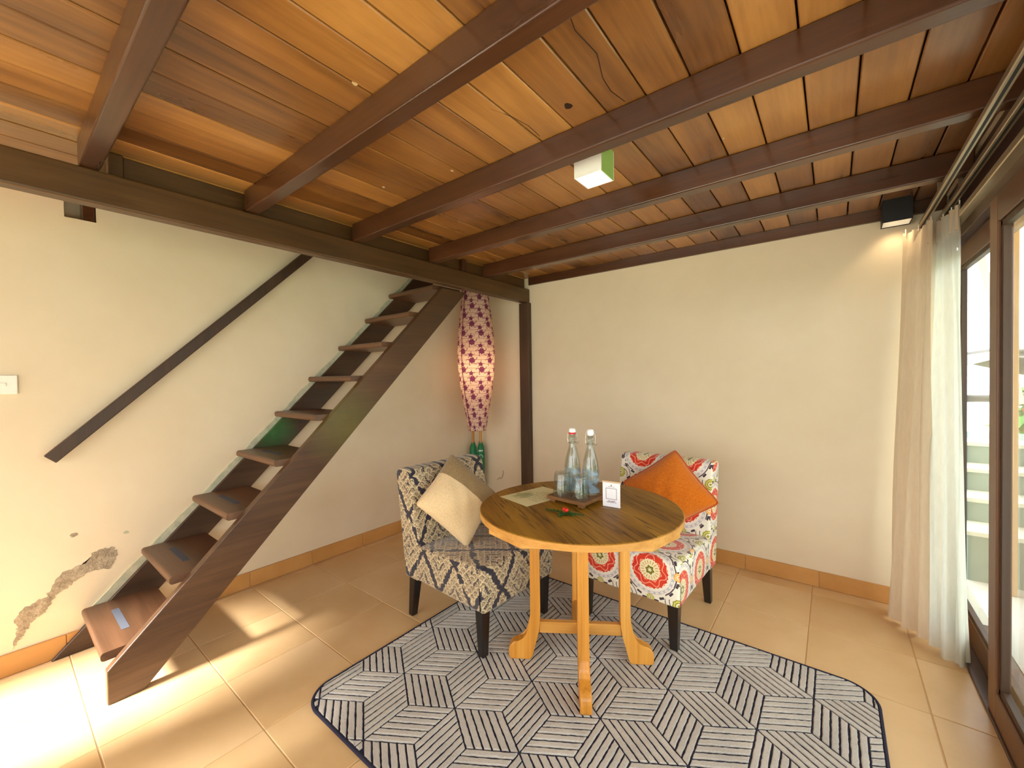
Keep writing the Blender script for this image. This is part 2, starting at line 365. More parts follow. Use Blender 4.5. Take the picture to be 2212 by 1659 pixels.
# window glass: clear pane with fresnel mirror
def pane_glass(name, tint=(1, 1, 1), boost=1.5):
    b = MB(name); b.N.remove(b.bsdf)
    tp = b.new('ShaderNodeBsdfTransparent'); tp.inputs[0].default_value = (*tint, 1); gl = b.new('ShaderNodeBsdfGlossy'); gl.inputs['Roughness'].default_value = 0.01
    geo = b.new('ShaderNodeNewGeometry'); dt = b.new('ShaderNodeVectorMath'); dt.operation = 'DOT_PRODUCT'; b.L(geo.outputs['Normal'], dt.inputs[0]); b.L(geo.outputs['Incoming'], dt.inputs[1])
    f0 = ((boost - 1) / (boost + 1)) ** 2; fr = b.math('POWER', 1.0 - V(b, dt.outputs['Value']).abs(), 5.0) * (1 - f0) + f0; mx = b.new('ShaderNodeMixShader')
    b.L(fr.k, mx.inputs[0]); b.L(tp.outputs[0], mx.inputs[1]); b.L(gl.outputs[0], mx.inputs[2]); b.L(mx.outputs[0], b.out.inputs[0]); return b.m
M['pane'] = pane_glass('window_glass', (0.96, 0.98, 0.97), 1.6)
M['acrylic'] = pane_glass('clear_acrylic', (0.97, 0.975, 0.975), 1.3)
M['glass'] = pane_glass('bottle_glass', (0.90, 0.93, 0.925), 1.62)

# ================================================================== SETTING
YF = -4.4; W = 3.43; ZC = 2.25; ZR = 3.2
# floor with single tiles
floor = link('floor', box(B(), -0.15, 3.52, YF - 0.15, 0.15, -0.12, -0.0025), M['grout']); tag(floor, 'tan ceramic tiled floor of the room', kind='structure')
tile_me = {}
xs = [0.0] + [0.055 + 0.4 * k for k in range(0, 9)] + [3.50]; xs = [0.0] + [x for x in xs[1:-1] if 0.02 < x < 3.46] + [3.47]
ys = [0.0] + [-0.128 - 0.4 * k for k in range(0, 11)]; ys = [y for y in ys if y > YF + 0.03] + [YF]
for i in range(len(xs) - 1):
    for j in range(len(ys) - 1):
        w, d = xs[i + 1] - xs[i], ys[j] - ys[j + 1]; key = (round(w, 3), round(d, 3))
        if key not in tile_me:
            bm = box(B(), -w / 2 + 0.002, w / 2 - 0.002, -d / 2 + 0.002, d / 2 - 0.002, -0.008, 0.0, 0.0018, 1); me = bpy.data.meshes.new('tile'); bmesh.ops.recalc_face_normals(bm, faces=bm.faces); bm.to_mesh(me); bm.free(); tile_me[key] = me
        link_me('tile', tile_me[key], M['tile'], floor, ((xs[i] + xs[i + 1]) / 2, (ys[j] + ys[j + 1]) / 2, random.uniform(-0.0003, 0.0)))

# walls
NY0, NY1, NZ0, NZ1 = -2.90, -2.787, 2.141, 2.26
bm = B(); box(bm, -0.15, 0, YF - 0.15, NY0, 0, ZR); box(bm, -0.15, 0, NY1, 0.15, 0, ZR); box(bm, -0.15, 0, NY0, NY1, 0, NZ0); box(bm, -0.15, 0, NY0, NY1, NZ1, ZR); box(bm, -0.15, -0.11, NY0, NY1, NZ0, NZ1)
wall_left = link('wall_left', bm, M['wall']); tag(wall_left, 'cream plastered wall behind the staircase', kind='structure')
wall_back = link('wall_back', box(B(), 0, 3.47, 0, 0.15, 0, ZR), M['wall']); tag(wall_back, 'cream plastered back wall behind the chairs', kind='structure')
bm = B(); DX0, DX1, DZ = 0.03, 0.60, 1.78
box(bm, -0.0, DX0, YF - 0.15, YF, 0, ZR); box(bm, DX0, DX1, YF - 0.15, YF, DZ, ZR); box(bm, DX1, 0.85, YF - 0.15, YF, 0, ZR); box(bm, 0.85, 3.25, YF - 0.15, YF, 0, 0.35); box(bm, 0.85, 3.25, YF - 0.15, YF, 2.05, ZR); box(bm, 3.25, 3.62, YF - 0.15, YF, 0, ZR)
wall_front = link('wall_front', bm, M['wall']); tag(wall_front, 'cream plastered wall with doorway and window openings added for daylight', kind='structure')  # both openings are added to let in sun and daylight
bm = B(); box(bm, W, 3.62, YF, 0, ZC, ZR); box(bm, W, 3.62, -4.4, -4.16, 0, ZC)
wall_right = link('wall_right', bm, M['wall']); tag(wall_right, 'wall over the sliding glass doors', kind='structure')
roof = link('ceiling_loft', box(B(), -0.15, 3.62, YF - 0.15, 0.15, ZR, ZR + 0.1), M['wall']); tag(roof, 'upper ceiling over the loft', kind='structure')

# bare plaster crack, spot and rough strip on the left wall
def blob(pts, x0, x1, sub=3, jit=0.004):
    out = []
    for (a, c) in zip(pts, pts[1:] + pts[:1]):
        for k in range(sub):
            t = k / sub; out.append((a[0] + (c[0] - a[0]) * t + random.uniform(-jit, jit), a[1] + (c[1] - a[1]) * t + random.uniform(-jit, jit)))
    return prism(B(), out, x0, x1, 'x')
crack = [(-3.095, 0.235), (-3.075, 0.275), (-3.03, 0.30), (-2.995, 0.31), (-2.972, 0.36), (-2.945, 0.40), (-2.90, 0.415), (-2.86, 0.425), (-2.838, 0.462), (-2.80, 0.472), (-2.765, 0.468), (-2.748, 0.445), (-2.752, 0.40), (-2.772, 0.365), (-2.81, 0.37), (-2.856, 0.372), (-2.90, 0.345), (-2.93, 0.325), (-2.965, 0.30), (-2.985, 0.265), (-3.005, 0.235), (-3.04, 0.21), (-3.06, 0.18), (-3.075, 0.145), (-3.10, 0.115), (-3.092, 0.17), (-3.088, 0.2)]
tag(link('plaster_crack', blob(crack, -0.002, 0.0025, 5, 0.006), M['render'], wall_left), 'grey bare render where the plaster flaked off')
link('plaster_chip', blob([(-2.90 + 0.014 * math.cos(t * 0.9), 0.575 + 0.011 * math.sin(t * 0.9)) for t in range(7)], -0.002, 0.0015, 2, 0.002), M['render'], wall_left)
link('plaster_chip', blob([(-2.71 + 0.012 * math.cos(t * 0.9), 0.53 + 0.009 * math.sin(t * 0.9)) for t in range(7)], -0.002, 0.001, 2, 0.002), M['patch'], wall_left)
up, lo = [], []
for k in range(41):
    yy = -2.84 + 2.02 * k / 40; up.append((yy - 0.012 - random.random() * 0.008, yy + 3.018 + random.random() * 0.012)); lo.append((yy + 0.02, yy + 2.985))
tag(link('plaster_strip', prism(B(), up + lo[::-1], -0.002, 0.012, 'x'), M['patch'], wall_left), 'rough pale plaster filling along the stair string')

# skirting tiles
for nm, side in (('baseboard_left', 0), ('baseboard_back', 1)):
    if side == 0:
        e = link(nm, box(B(), 0, 0.006, YF, -0.0, 0.0, 0.099), M['grout']); js = [0.0] + [-0.135 - 0.4 * k for k in range(0, 11)] + [YF]
    else:
        e = link(nm, box(B(), 0.0, W, -0.006, 0, 0.0, 0.099), M['grout']); js = [0.0] + [0.087 + 0.4 * k for k in range(0, 9)] + [W]
    tag(e, 'tan tile skirting along the ' + ('stair wall' if side == 0 else 'back wall'), kind='structure')
    for a, c in zip(js, js[1:]):
        lo_, hi_ = min(a, c) + 0.0015, max(a, c) - 0.0015
        bm = box(B(), 0, 0.011, lo_, hi_, 0.001, 0.1, 0.002, 1) if side == 0 else box(B(), lo_, hi_, -0.011, 0, 0.001, 0.1, 0.002, 1)
        link('skirting_tile', bm, M['skirt'], e)

# ceiling boards
ceil = link('ceiling', box(B(), 0.60, W, YF, 0.0, ZC + 0.026, ZC + 0.06), M['dark']); tag(ceil, 'varnished board ceiling under the loft', kind='structure')
PW = 0.1385; x = 2.47 + PW * 7 - PW * 21
plank_me = {}
JY = [-2.92, -2.36, -1.79, -1.20, -0.63]
k = 0
while x < W - 0.01:
    x0, x1 = max(x, 0.62), min(x + PW, W)
    if x1 - x0 > 0.02:
        cuts = [0.0] + sorted({JY[4 - (k * 2 + 1) % 4] + 0.028 if k % 3 else JY[1 + k % 2] + 0.028}, reverse=True) + [YF]
        if x0 <= 0.621: cuts = [0.0, -2.835]
        for c0, c1 in zip(cuts, cuts[1:]):
            w, L = x1 - x0, c0 - c1; key = (round(w, 3), round(L, 3))
            if key not in plank_me:
                bm = box(B(), -w / 2 + 0.0028, w / 2 - 0.0028, -L / 2 + 0.0012, L / 2 - 0.0012, 0, 0.025, 0.003, 1); me = bpy.data.meshes.new('plank'); bmesh.ops.recalc_face_normals(bm, faces=bm.faces); bm.to_mesh(me); bm.free(); plank_me[key] = me
            link_me('plank', plank_me[key], M['plank'], ceil, ((x0 + x1) / 2, (c0 + c1) / 2, ZC + random.uniform(-0.001, 0.001)))
    x += PW; k += 1

x = 2.47 - PW * 13
while x > 0.01:   # boards beyond the header, left of the stair opening
    x0 = max(x - PW, 0.0); L = -2.835 - YF
    if x - x0 > 0.02: link('plank', box(B(), -(x - x0) / 2 + 0.0028, (x - x0) / 2 - 0.0028, -L / 2, L / 2, 0, 0.025, 0.002, 1), M['plank'], ceil, ((x + x0) / 2, (YF - 2.835) / 2, ZC))
    x -= PW
M['knot'] = plain('dark_knot', lin(46, 24, 12), 0.6); M['fleck'] = plain('pale_fleck', lin(196, 168, 124), 0.7)
def ceil_mark(nm, pts, r, m): link(nm, tube(B(), [(x, y, ZC - 0.0005) for x, y in pts], r, 5), m, ceil)
ceil_mark('crack', [(2.44, -2.26), (2.415, -2.16), (2.425, -2.05), (2.395, -1.95), (2.39, -1.88), (2.405, -1.80)], [0.0006, 0.0012, 0.0015, 0.0012, 0.0014, 0.0008], M['knot'])
ceil_mark('crack', [(2.03, -2.06), (2.06, -1.98), (2.075, -1.90), (2.07, -1.82)], 0.0009, M['knot'])
for kx, ky, kr, mm in ((2.245, -1.905, 0.013, 'knot'), (1.78, -2.42, 0.007, 'fleck'), (2.62, -1.35, 0.004, 'fleck'), (1.62, -1.85, 0.006, 'fleck'), (1.25, -1.95, 0.005, 'fleck')):
    link('knot', prism(B(), [(kx + kr * (1 + 0.25 * math.sin(3 * t)) * math.cos(t), ky + 1.3 * kr * math.sin(t)) for t in [2 * PI * k / 10 for k in range(10)]], ZC - 0.0015, ZC + 0.002, 'z'), M[mm], ceil)
# beams
desc = ['light brown ceiling joist nearest the left edge, above the wall switch', 'ceiling joist running from the header toward the top middle, second from the left', 'long ceiling joist passing just in front of the cube ceiling light', 'ceiling joist just behind the cube ceiling light', 'ceiling joist nearest the back wall']
for y0, d in zip(JY, desc):
    j = link('ceiling_joist', box(B(), -1.36, 1.36, -0.03, 0.03, 0, 0.103, 0.006, 3), M['joist'], None, (2.06, y0 + 0.03, 2.147)); tag(j, d, 'beam', 'ceiling joists')
h = link('header_beam', box(B(), 0.65, 0.72, YF, 0.0, 2.017, 2.147, 0.008, 3), M['header']); tag(h, 'long dark header beam carrying the joists beside the stair opening', 'beam')
p = link('corner_post', box(B(), 0.628, 0.735, -0.05, 0.0, 0.0, 2.017, 0.004, 2), M['post']); tag(p, 'slim dark wooden post against the back wall under the header', 'post')
t = link('trim_1', box(B(), 0.72, W, -0.022, 0, 2.18, ZC, 0.002, 1), M['joist']); tag(t, 'dark trim board where ceiling meets back wall', kind='structure')
t = link('trim_2', box(B(), 0.622, 0.66, -2.785, 0.0, 2.147, ZC, 0.002, 1), M['header']); tag(t, 'dark rim board above the header beam', kind='structure')
t = link('wood_block', box(B(), 0.62, 0.675, -2.832, -2.786, 2.149, ZC, 0.003, 1), M['header']); tag(t, 'short upright wooden block on the header beside the leftmost joist', 'block')
t = link('wood_block', box(B(), 0.66, 0.70, -0.86, -0.815, 2.149, ZC, 0.003, 1), M['joist']); tag(t, 'short upright wooden block on the header between the two rearmost joists', 'block')
t = link('joist_stub', box(B(), -0.105, -0.012, -2.835, -2.792, 2.143, 2.258, 0.002, 1), M['joist']); tag(t, 'sawn red-brown joist end in a wall notch under the header', 'beam end')

# ================================================================== STAIR
st = thing('staircase', (0.3, -2.8, 0), 0, 'dark wooden open-tread staircase climbing along the left wall', 'staircase')
def loc(bmesh_obj, name, m, parent): return link(name, bmesh_obj, m, parent, (-parent.location[0], -parent.location[1], -parent.location[2]))
pts = [(-2.872, 0.0), (-2.872, 0.14), (-0.997, 2.014), (-0.743, 2.014), (-2.757, 0.0)]
near_string = (pts, st)
# wall string and near stringer, each with a green-tinted patch
def green_tinted(nm, cols, cy, cz, r0, r1, amt, c0, c1, **kw):
    src = wood(nm, cols, 'Y', **kw); b = MB('tint_helper'); bpy.data.materials.remove(b.m); b.m = src; b.nt = src.node_tree; b.N = b.nt.nodes; b.bsdf = b.N['Principled BSDF']; b.out = b.N['Material Output']
    old = b.bsdf.inputs['Base Color'].links[0].from_socket; co = b.coord('Object'); x_, y_, z_ = b.sep(co)
    n = b.noise(co, 16, 4, 0.6); d = ((y_ - cy) * (y_ - cy) + (z_ - cz) * (z_ - cz)).sqrt() + (n - 0.5) * 0.10
    b.base(b.mix(b.maprange(d, r0, r1, amt, 0.0), old, b.mix(n, lin(*c0), lin(*c1)))); return src
M['string'] = green_tinted('tinted_wall_string_wood', [lin(40, 26, 16), lin(70, 46, 28), lin(96, 66, 42)], -1.985, 1.00, 0.05, 0.17, 0.85, (24, 70, 30), (70, 130, 66), rough=0.45)
M['stair_tinted'] = green_tinted('tinted_stringer_wood', [lin(48, 30, 18), lin(80, 52, 30), lin(110, 76, 46)], -1.80, 1.06, 0.06, 0.30, 0.6, (84, 78, 20), (120, 112, 40), rough=0.42, coat=0.12, vary=0.15)
loc(prism(B(), near_string[0], 0.577, 0.617, 'x', 0.004, 2), 'stringer', M['stair_tinted'], st)
pts = [(-2.99, 0.0), (0.0 - 0.78, 2.225), (-0.55, 2.225), (-2.775, 0.0)]
loc(prism(B(), pts, 0.002, 0.03, 'x', 0.003, 1), 'wall_string', M['string'], st)
M['tape'] = plain('grey_grip_tape', lin(76, 80, 92), 0.9)
tread_me = None
for k in range(9):
    y0 = -2.885 + 0.2277 * k; z1 = 0.206 + 0.2285 * k
    if tread_me is None:
        bm = box(B(), 0.03, 0.579, 0, 0.285, -0.036, 0.0, 0.0, 1)
        es = [e for e in bm.edges if all(v.co.y < 0.01 for v in e.verts) and abs(e.verts[0].co.z - e.verts[1].co.z) < 1e-6]
        bmesh.ops.bevel(bm, geom=es, offset=0.013, segments=4, profile=0.5, affect='EDGES')
        bmesh.ops.recalc_face_normals(bm, faces=bm.faces); tread_me = bpy.data.meshes.new('tread'); bm.to_mesh(tread_me); bm.free()
    tr = link_me('tread', tread_me, M['tread'], st, (-0.3, y0 + 2.8, z1))
    if k < 4:
        tag(link('grip_strip', box(B(), 0.16, 0.42, 0.088, 0.116, 0.0, 0.0012), M['tape'], tr), 'grey non-slip strip')
# handrail
hr = thing('handrail', (0.03, -2.97, 0.97), 0, 'dark wooden handrail board sloping up the left wall', 'handrail')
loc(prism(B(), [(-2.993, 0.985), (-2.955, 0.948), (-1.62, 2.285), (-1.70, 2.285)], 0.028, 0.062, 'x', 0.004, 2), 'rail', M['post'], hr)
for yy in (-2.7, -2.2, -1.8): loc(box(B(), 0.0, 0.03, yy - 0.012, yy + 0.012, yy + 3.928 - 0.014, yy + 3.928 + 0.012, 0.002, 1), 'bracket', M['post'], hr)
# switch plate
sw = thing('wall_switch', (0, -3.135, 1.323), 0, 'white double light switch plate on the left wall', 'switch')
link('plate', box(B(), 0.0, 0.008, -0.073, 0.073, -0.043, 0.043, 0.003, 2), M['white_plastic'], sw)
for dy in (-0.028, 0.028):
    rk = link('rocker', box(B(), 0.006, 0.011, dy - 0.012, dy + 0.012, -0.008, 0.008, 0.002, 2), M['white_plastic'], sw)

# ================================================================== RIGHT SIDE: SLIDING DOORS
t = link('trim_3', box(B(), 3.44, 3.60, YF, 0.0, 1.97, ZC, 0.003, 1), M['lintel']); tag(t, 'dark wooden lintel over the sliding glass doors', kind='structure')
t = link('trim_4', box(B(), 3.425, 3.60, YF, 0.0, -0.01, 0.012, 0.002, 1), M['lintel']); tag(t, 'dark threshold strip under the sliding doors', kind='structure')
t = link('trim_5', box(B(), 3.405, 3.445, YF, 0.0, 2.02, 2.05, 0.003, 1), M['alu']); tag(t, 'metal top track of the sliding doors', kind='structure')
def door(name, label, x0, x1, ya, yb, zt=2.0, z0=0.012):
    d = thing(name, ((x0 + x1) / 2, (ya + yb) / 2, 0), 0, label, None, None, 'structure')
    sw_, rb, rt = 0.095, 0.115, 0.10
    for y in (ya, yb):
        s = 1 if y == ya else -1; a, c = sorted((y, y - s * sw_)); loc(box(B(), x0, x1, a, c, z0, zt, 0.004, 2), 'stile', M['doorwood'], d)
    ia, ib = ya - sw_, yb + sw_
    loc(box(B(), x0, x1, ib, ia, z0, z0 + rb, 0.003, 1), 'rail', M['doorwood_y'], d); loc(box(B(), x0, x1, ib, ia, zt - rt, zt, 0.003, 1), 'rail', M['doorwood_y'], d)
    g = 0.022; xm = (x0 + x1) / 2
    for (a, c, e, f) in ((ia - g, ia, z0 + rb, zt - rt), (ib, ib + g, z0 + rb, zt - rt), (ib, ia, z0 + rb, z0 + rb + g), (ib, ia, zt - rt - g, zt - rt)):
        loc(box(B(), xm - 0.012, xm + 0.012, a, c, e, f, 0.002, 1), 'bead', M['post'], d)
    bm = B(); v = [bm.verts.new(q) for q in ((xm, ib, z0 + rb), (xm, ia, z0 + rb), (xm, ia, zt - rt), (xm, ib, zt - rt))]; bm.faces.new(v)
    loc(bm, 'pane', M['pane'], d); return d
door('door_1', 'wooden framed sliding glass door panel nearest the camera side', 3.432, 3.472, -0.765, -2.45, 1.968)
door('door_2', 'wooden framed glass panel behind the curtain, set further out', 3.476, 3.506, 0.085, -1.7, 1.965, 0.012)
door('door_3', 'wooden framed sliding glass door panel behind the camera', 3.476, 3.506, -2.38, -4.15, 1.965)

# unseen wide window added for daylight, and a roof added to block its sun
wd = thing('window_added', (2.05, YF - 0.08, 0.35), 0, 'wide wooden framed window added behind the camera for daylight', None, None, 'structure')
for x0, x1, z0, z1 in ((0.85, 0.91, 0.35, 2.05), (3.19, 3.25, 0.35, 2.05), (2.02, 2.08, 0.41, 1.99), (0.91, 3.19, 0.35, 0.41), (0.91, 3.19, 1.99, 2.05)): loc(box(B(), x0, x1, YF - 0.11, YF - 0.05, z0, z1, 0.003, 1), 'added_frame_bar', M['doorwood'], wd)
for x0, x1 in ((0.91, 2.02), (2.08, 3.19)):
    bm = B(); bm.faces.new([bm.verts.new(q) for q in ((x0, YF - 0.08, 0.41), (x1, YF - 0.08, 0.41), (x1, YF - 0.08, 1.99), (x0, YF - 0.08, 1.99))]); loc(bm, 'pane', M['pane'], wd)  # panes of the added window
vr = link('ceiling_sun_block', box(B(), 0.78, 3.7, YF - 2.75, YF - 0.15, 2.5, 2.58), M['wall']); tag(vr, 'roof slab added outside the rear window to block the sun', kind='structure')
vr = link('ceiling_sky_block', box(B(), 3.62, 5.3, YF - 0.15, 1.4, 2.36, 2.44), M['wall']); tag(vr, 'pale soffit added over the terrace to cut sky light at the sliding doors', kind='structure')  # deepens the eave; added to reduce sky light through the doors
# curtain rails
for x0, lbl in ((3.320, 'inner aluminium curtain track carrying the cream curtain'), (3.385, 'outer aluminium curtain track carrying the sheer curtain')):
    rl = thing('curtain_rail', (x0, -2.0, 2.1), 0, lbl, 'curtain rail')
    link('track', box(B(), 0, 0.026, -2.2, 1.99, 0.0, 0.022, 0.003, 2), M['alu'], rl)
    link('groove', box(B(), 0.009, 0.017, -2.2, 1.99, -0.0015, 0.002), M['black_paint'], rl)
    for yy in (1.5, 0.4, -0.7, -1.8): link('hanger', box(B(), 0.008, 0.02, yy - 0.01, yy + 0.01, 0.022, 0.15, 0.001, 1), M['alu'], rl)
def curtain(name, top, bot, zt, zb, folds, amp, m, label, cat, seed, hem=True):
    """top/bot: polylines (x,y); the cloth hangs between them in folds"""
    rnd = random.Random(seed); NU, NV = folds * 14, 44
    def at(pl, s):
        L = [math.dist(a, c) for a, c in zip(pl, pl[1:])]; tot = sum(L); d = s * tot
        for a, c, l in zip(pl, pl[1:], L):
            if d <= l + 1e-9: t = d / l; return (a[0] + (c[0] - a[0]) * t, a[1] + (c[1] - a[1]) * t), ((c[0] - a[0]) / l, (c[1] - a[1]) / l)
            d -= l
        return pl[-1], ((pl[-1][0] - pl[-2][0]) / L[-1], (pl[-1][1] - pl[-2][1]) / L[-1])
    ph = [rnd.uniform(-0.8, 0.8) for _ in range(folds + 2)]; am = [rnd.uniform(0.7, 1.25) for _ in range(folds + 2)]
    bm = B(); grid = []
    for j in range(NV + 1):
        t = j / NV; row = []
        for i in range(NU + 1):
            s = i / NU; (ax, ay), (tx, ty) = at(top, s); (bx, by), (ux, uy) = at(bot, s)
            e = t ** 0.8; x, y = ax + (bx - ax) * e, ay + (by - ay) * e; nx, ny = -(ty + (uy - ty) * e), tx + (ux - tx) * e
            f = s * folds; q = int(f); a = am[q] * (1 - f + q) + am[q + 1] * (f - q); w = ph[q] * (1 - f + q) + ph[q + 1] * (f - q)
            o = amp * a * (0.45 + 0.75 * t) * math.sin(2 * PI * f + w + t * 0.9 * math.sin(seed + s * 5)) + 0.006 * math.sin(9 * s + 7 * t)
            row.append(bm.verts.new((x + nx * o, y + ny * o, zt + (zb - zt) * t + (0.008 * math.sin(4 * s + seed) if t > 0.9 else 0))))
        grid.append(row)
    for j in range(NV):
        for i in range(NU): bm.faces.new((grid[j][i], grid[j][i + 1], grid[j + 1][i + 1], grid[j + 1][i]))
    root = thing(name, (bot[0][0], bot[0][1], 0), 0, label, cat)
    me_split = 3
    loc(bm, 'cloth', m, root).data.polygons.foreach_set('use_smooth', [True] * (NU * NV))
    bm = B(); hd = []
    for j in range(3):
        row = []
        for i in range(NU + 1):
            s = i / NU; (ax, ay), (tx, ty) = at(top, s); f = s * folds; o = amp * 0.62 * math.sin(2 * PI * f + ph[int(f)])
            row.append(bm.verts.new((ax - ty * (o + 0.0) , ay + tx * o, zt + 0.004 - j * 0.055)))
        hd.append(row)
    for j in range(2):
        for i in range(NU): bm.faces.new((hd[j][i], hd[j][i + 1], hd[j + 1][i + 1], hd[j + 1][i]))
    o = loc(bm, 'heading', M['curtain'], root); o.data.polygons.foreach_set('use_smooth', [True] * (NU * 2))
    for s in (0.05, 0.35, 0.65, 0.95):
        (ax, ay), _ = at(top, s); loc(tube(B(), [(ax, ay, zt - 0.01), (ax, ay, zt + 0.012), (ax, ay, zt + 0.024)], 0.0025, 6), 'hook', M['white_plastic'], root)
    return root
curtain('curtain', [(3.262, -0.045), (3.292, -0.075), (3.335, -0.13), (3.345, -0.24)], [(3.212, -0.10), (3.205, -0.19), (3.275, -0.31), (3.32, -0.38)], 2.075, 0.02, 3, 0.021, M['curtain'], 'cream opaque curtain drawn into the corner at the back wall', 'curtain', 3)
curtain('sheer_curtain', [(3.368, -0.12), (3.395, -0.28), (3.412, -0.43)], [(3.315, -0.37), (3.37, -0.46), (3.418, -0.50), (3.420, -0.44)], 2.075, 0.015, 4, 0.022, M['sheer'], 'white sheer curtain gathered beside the glass door', 'curtain', 8)

# ================================================================== LIGHT FITTINGS
def cube_light(loc_, label, side_mats, col, power, lit):
    c = thing('cube_downlight', loc_, 0, label, 'ceiling light', 'cube downlights'); s, hgt, w = 0.06, 0.12, 0.004
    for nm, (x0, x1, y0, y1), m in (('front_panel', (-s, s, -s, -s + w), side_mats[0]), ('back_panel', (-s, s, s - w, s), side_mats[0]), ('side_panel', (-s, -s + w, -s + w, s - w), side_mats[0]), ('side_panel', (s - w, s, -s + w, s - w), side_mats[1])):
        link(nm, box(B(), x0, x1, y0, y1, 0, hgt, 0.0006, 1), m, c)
    bm = B(); q = []
    for z, r in ((0.004, s - w), (0.05, 0.03)):
        q.append([bm.verts.new((sx * r, sy * r, z)) for sx, sy in ((-1, -1), (1, -1), (1, 1), (-1, 1))])
    for k in range(4): bm.faces.new((q[0][k], q[0][(k + 1) % 4], q[1][(k + 1) % 4], q[1][k]))
    link('reflector', bm, M['reflector'], c)
    e = MB('lamp_glow'); e.base((1, 1, 1)); e.p(Emission_Color=(*col, 1), Emission_Strength=lit)
    link('lamp_disc', box(B(), -0.03, 0.03, -0.03, 0.03, 0.051, 0.055), e.m, c)
    d = bpy.data.lights.new('downlight_lamp', 'SPOT'); d.energy = power; d.color = col; d.spot_size = math.radians(105); d.spot_blend = 0.6; d.shadow_soft_size = 0.025
    o = bpy.data.objects.new('lamp', d); COL.objects.link(o); o.parent = c; o.location = (0, 0, 0.045)
cube_light((2.186, -1.595, 2.13), 'small white cube ceiling light between the joists, green light painted on one side', (M['white_paint'], M['green_cast']), (1.0, 0.97, 0.9), 2.0, 6.0)
cube_light((3.229, -0.085, 2.13), 'black cube light at the back wall above the cream curtain', (M['black_paint'], M['black_paint']), (1.0, 0.78, 0.48), 3.0, 3.0)

# paper lantern
ln = thing('hanging_lantern', (0.36, -0.36, 0), 0, 'long spindle-shaped paper lantern with purple flower print, hanging in the corner', 'lantern')
prof = []
def lrad(t):  # t: 0 top .. 1 bottom
    pts = [(0, .118), (0.08, .128), (0.2, .147), (0.33, .164), (0.46, .172), (0.58, .165), (0.7, .147), (0.82, .121), (0.92, .098), (1.0, .082)]
    for (a, ra), (c, rc) in zip(pts, pts[1:]):
        if t <= c: f = (t - a) / (c - a); return ra + (rc - ra) * f
    return .082
Z0, Z1, NR = 2.13, 0.842, 34; bm = B(); uvl = bm.loops.layers.uv.new('UVMap'); n = 40; rings = []
for j in range(NR * 3 + 1):
    t = j / (NR * 3); rr = lrad(t) + 0.0025 * math.cos(2 * PI * j / 3)
    rings.append([bm.verts.new((rr * math.cos(2 * PI * k / n), rr * math.sin(2 * PI * k / n), Z0 + (Z1 - Z0) * t)) for k in range(n)])
for j in range(NR * 3):
    for k in range(n):
        f = bm.faces.new((rings[j][k], rings[j][(k + 1) % n], rings[j + 1][(k + 1) % n], rings[j + 1][k]))
        for lp, (kk, jj) in zip(f.loops, ((k, j), (k + 1, j), (k + 1, j + 1), (k, j + 1))): lp[uvl].uv = (kk / n * 0.945, jj / (NR * 3) * 1.29)
link('shade', bm, M['lantern'], ln, smooth=True)
bm = B()
for j in range(0, NR + 1):
    t = j / NR; rr = lrad(t) + 0.003; tube(bm, [(rr * math.cos(2 * PI * k / 32), rr * math.sin(2 * PI * k / 32), Z0 + (Z1 - Z0) * t) for k in range(32)], 0.0013, 4, True)
link('wire_hoops', bm, M['lantern_wire'], ln)
bm = B(); a0 = math.radians(-95); tube(bm, [((lrad(t / 20) + 0.003) * math.cos(a0), (lrad(t / 20) + 0.003) * math.sin(a0), Z0 + (Z1 - Z0) * t / 20) for t in range(21)], 0.003, 5); link('seam', bm, plain('purple_seam', lin(110, 40, 70), 0.8), ln)
link('cord', tube(B(), [(0, 0, 1.56), (0, 0, 2.3), (0, 0, ZR)], 0.004, 6), M['black_paint'], ln)
e = MB('warm_bulb'); e.base((1, 1, 1)); e.p(Emission_Color=(1.0, 0.72, 0.38, 1), Emission_Strength=5.0)
link('bulb', lathe(B(), [(0.001, 1.42), (0.022, 1.43), (0.034, 1.46), (0.03, 1.495), (0.018, 1.53), (0.017, 1.56)], 20, close=True), e.m, ln, smooth=True)
d = bpy.data.lights.new('lantern_lamp', 'POINT'); d.energy = 1.7; d.color = (1.0, 0.72, 0.42); d.shadow_soft_size = 0.04
o = bpy.data.objects.new('lantern_lamp', d); COL.objects.link(o); o.parent = ln; o.location = (0, 0, 1.40)

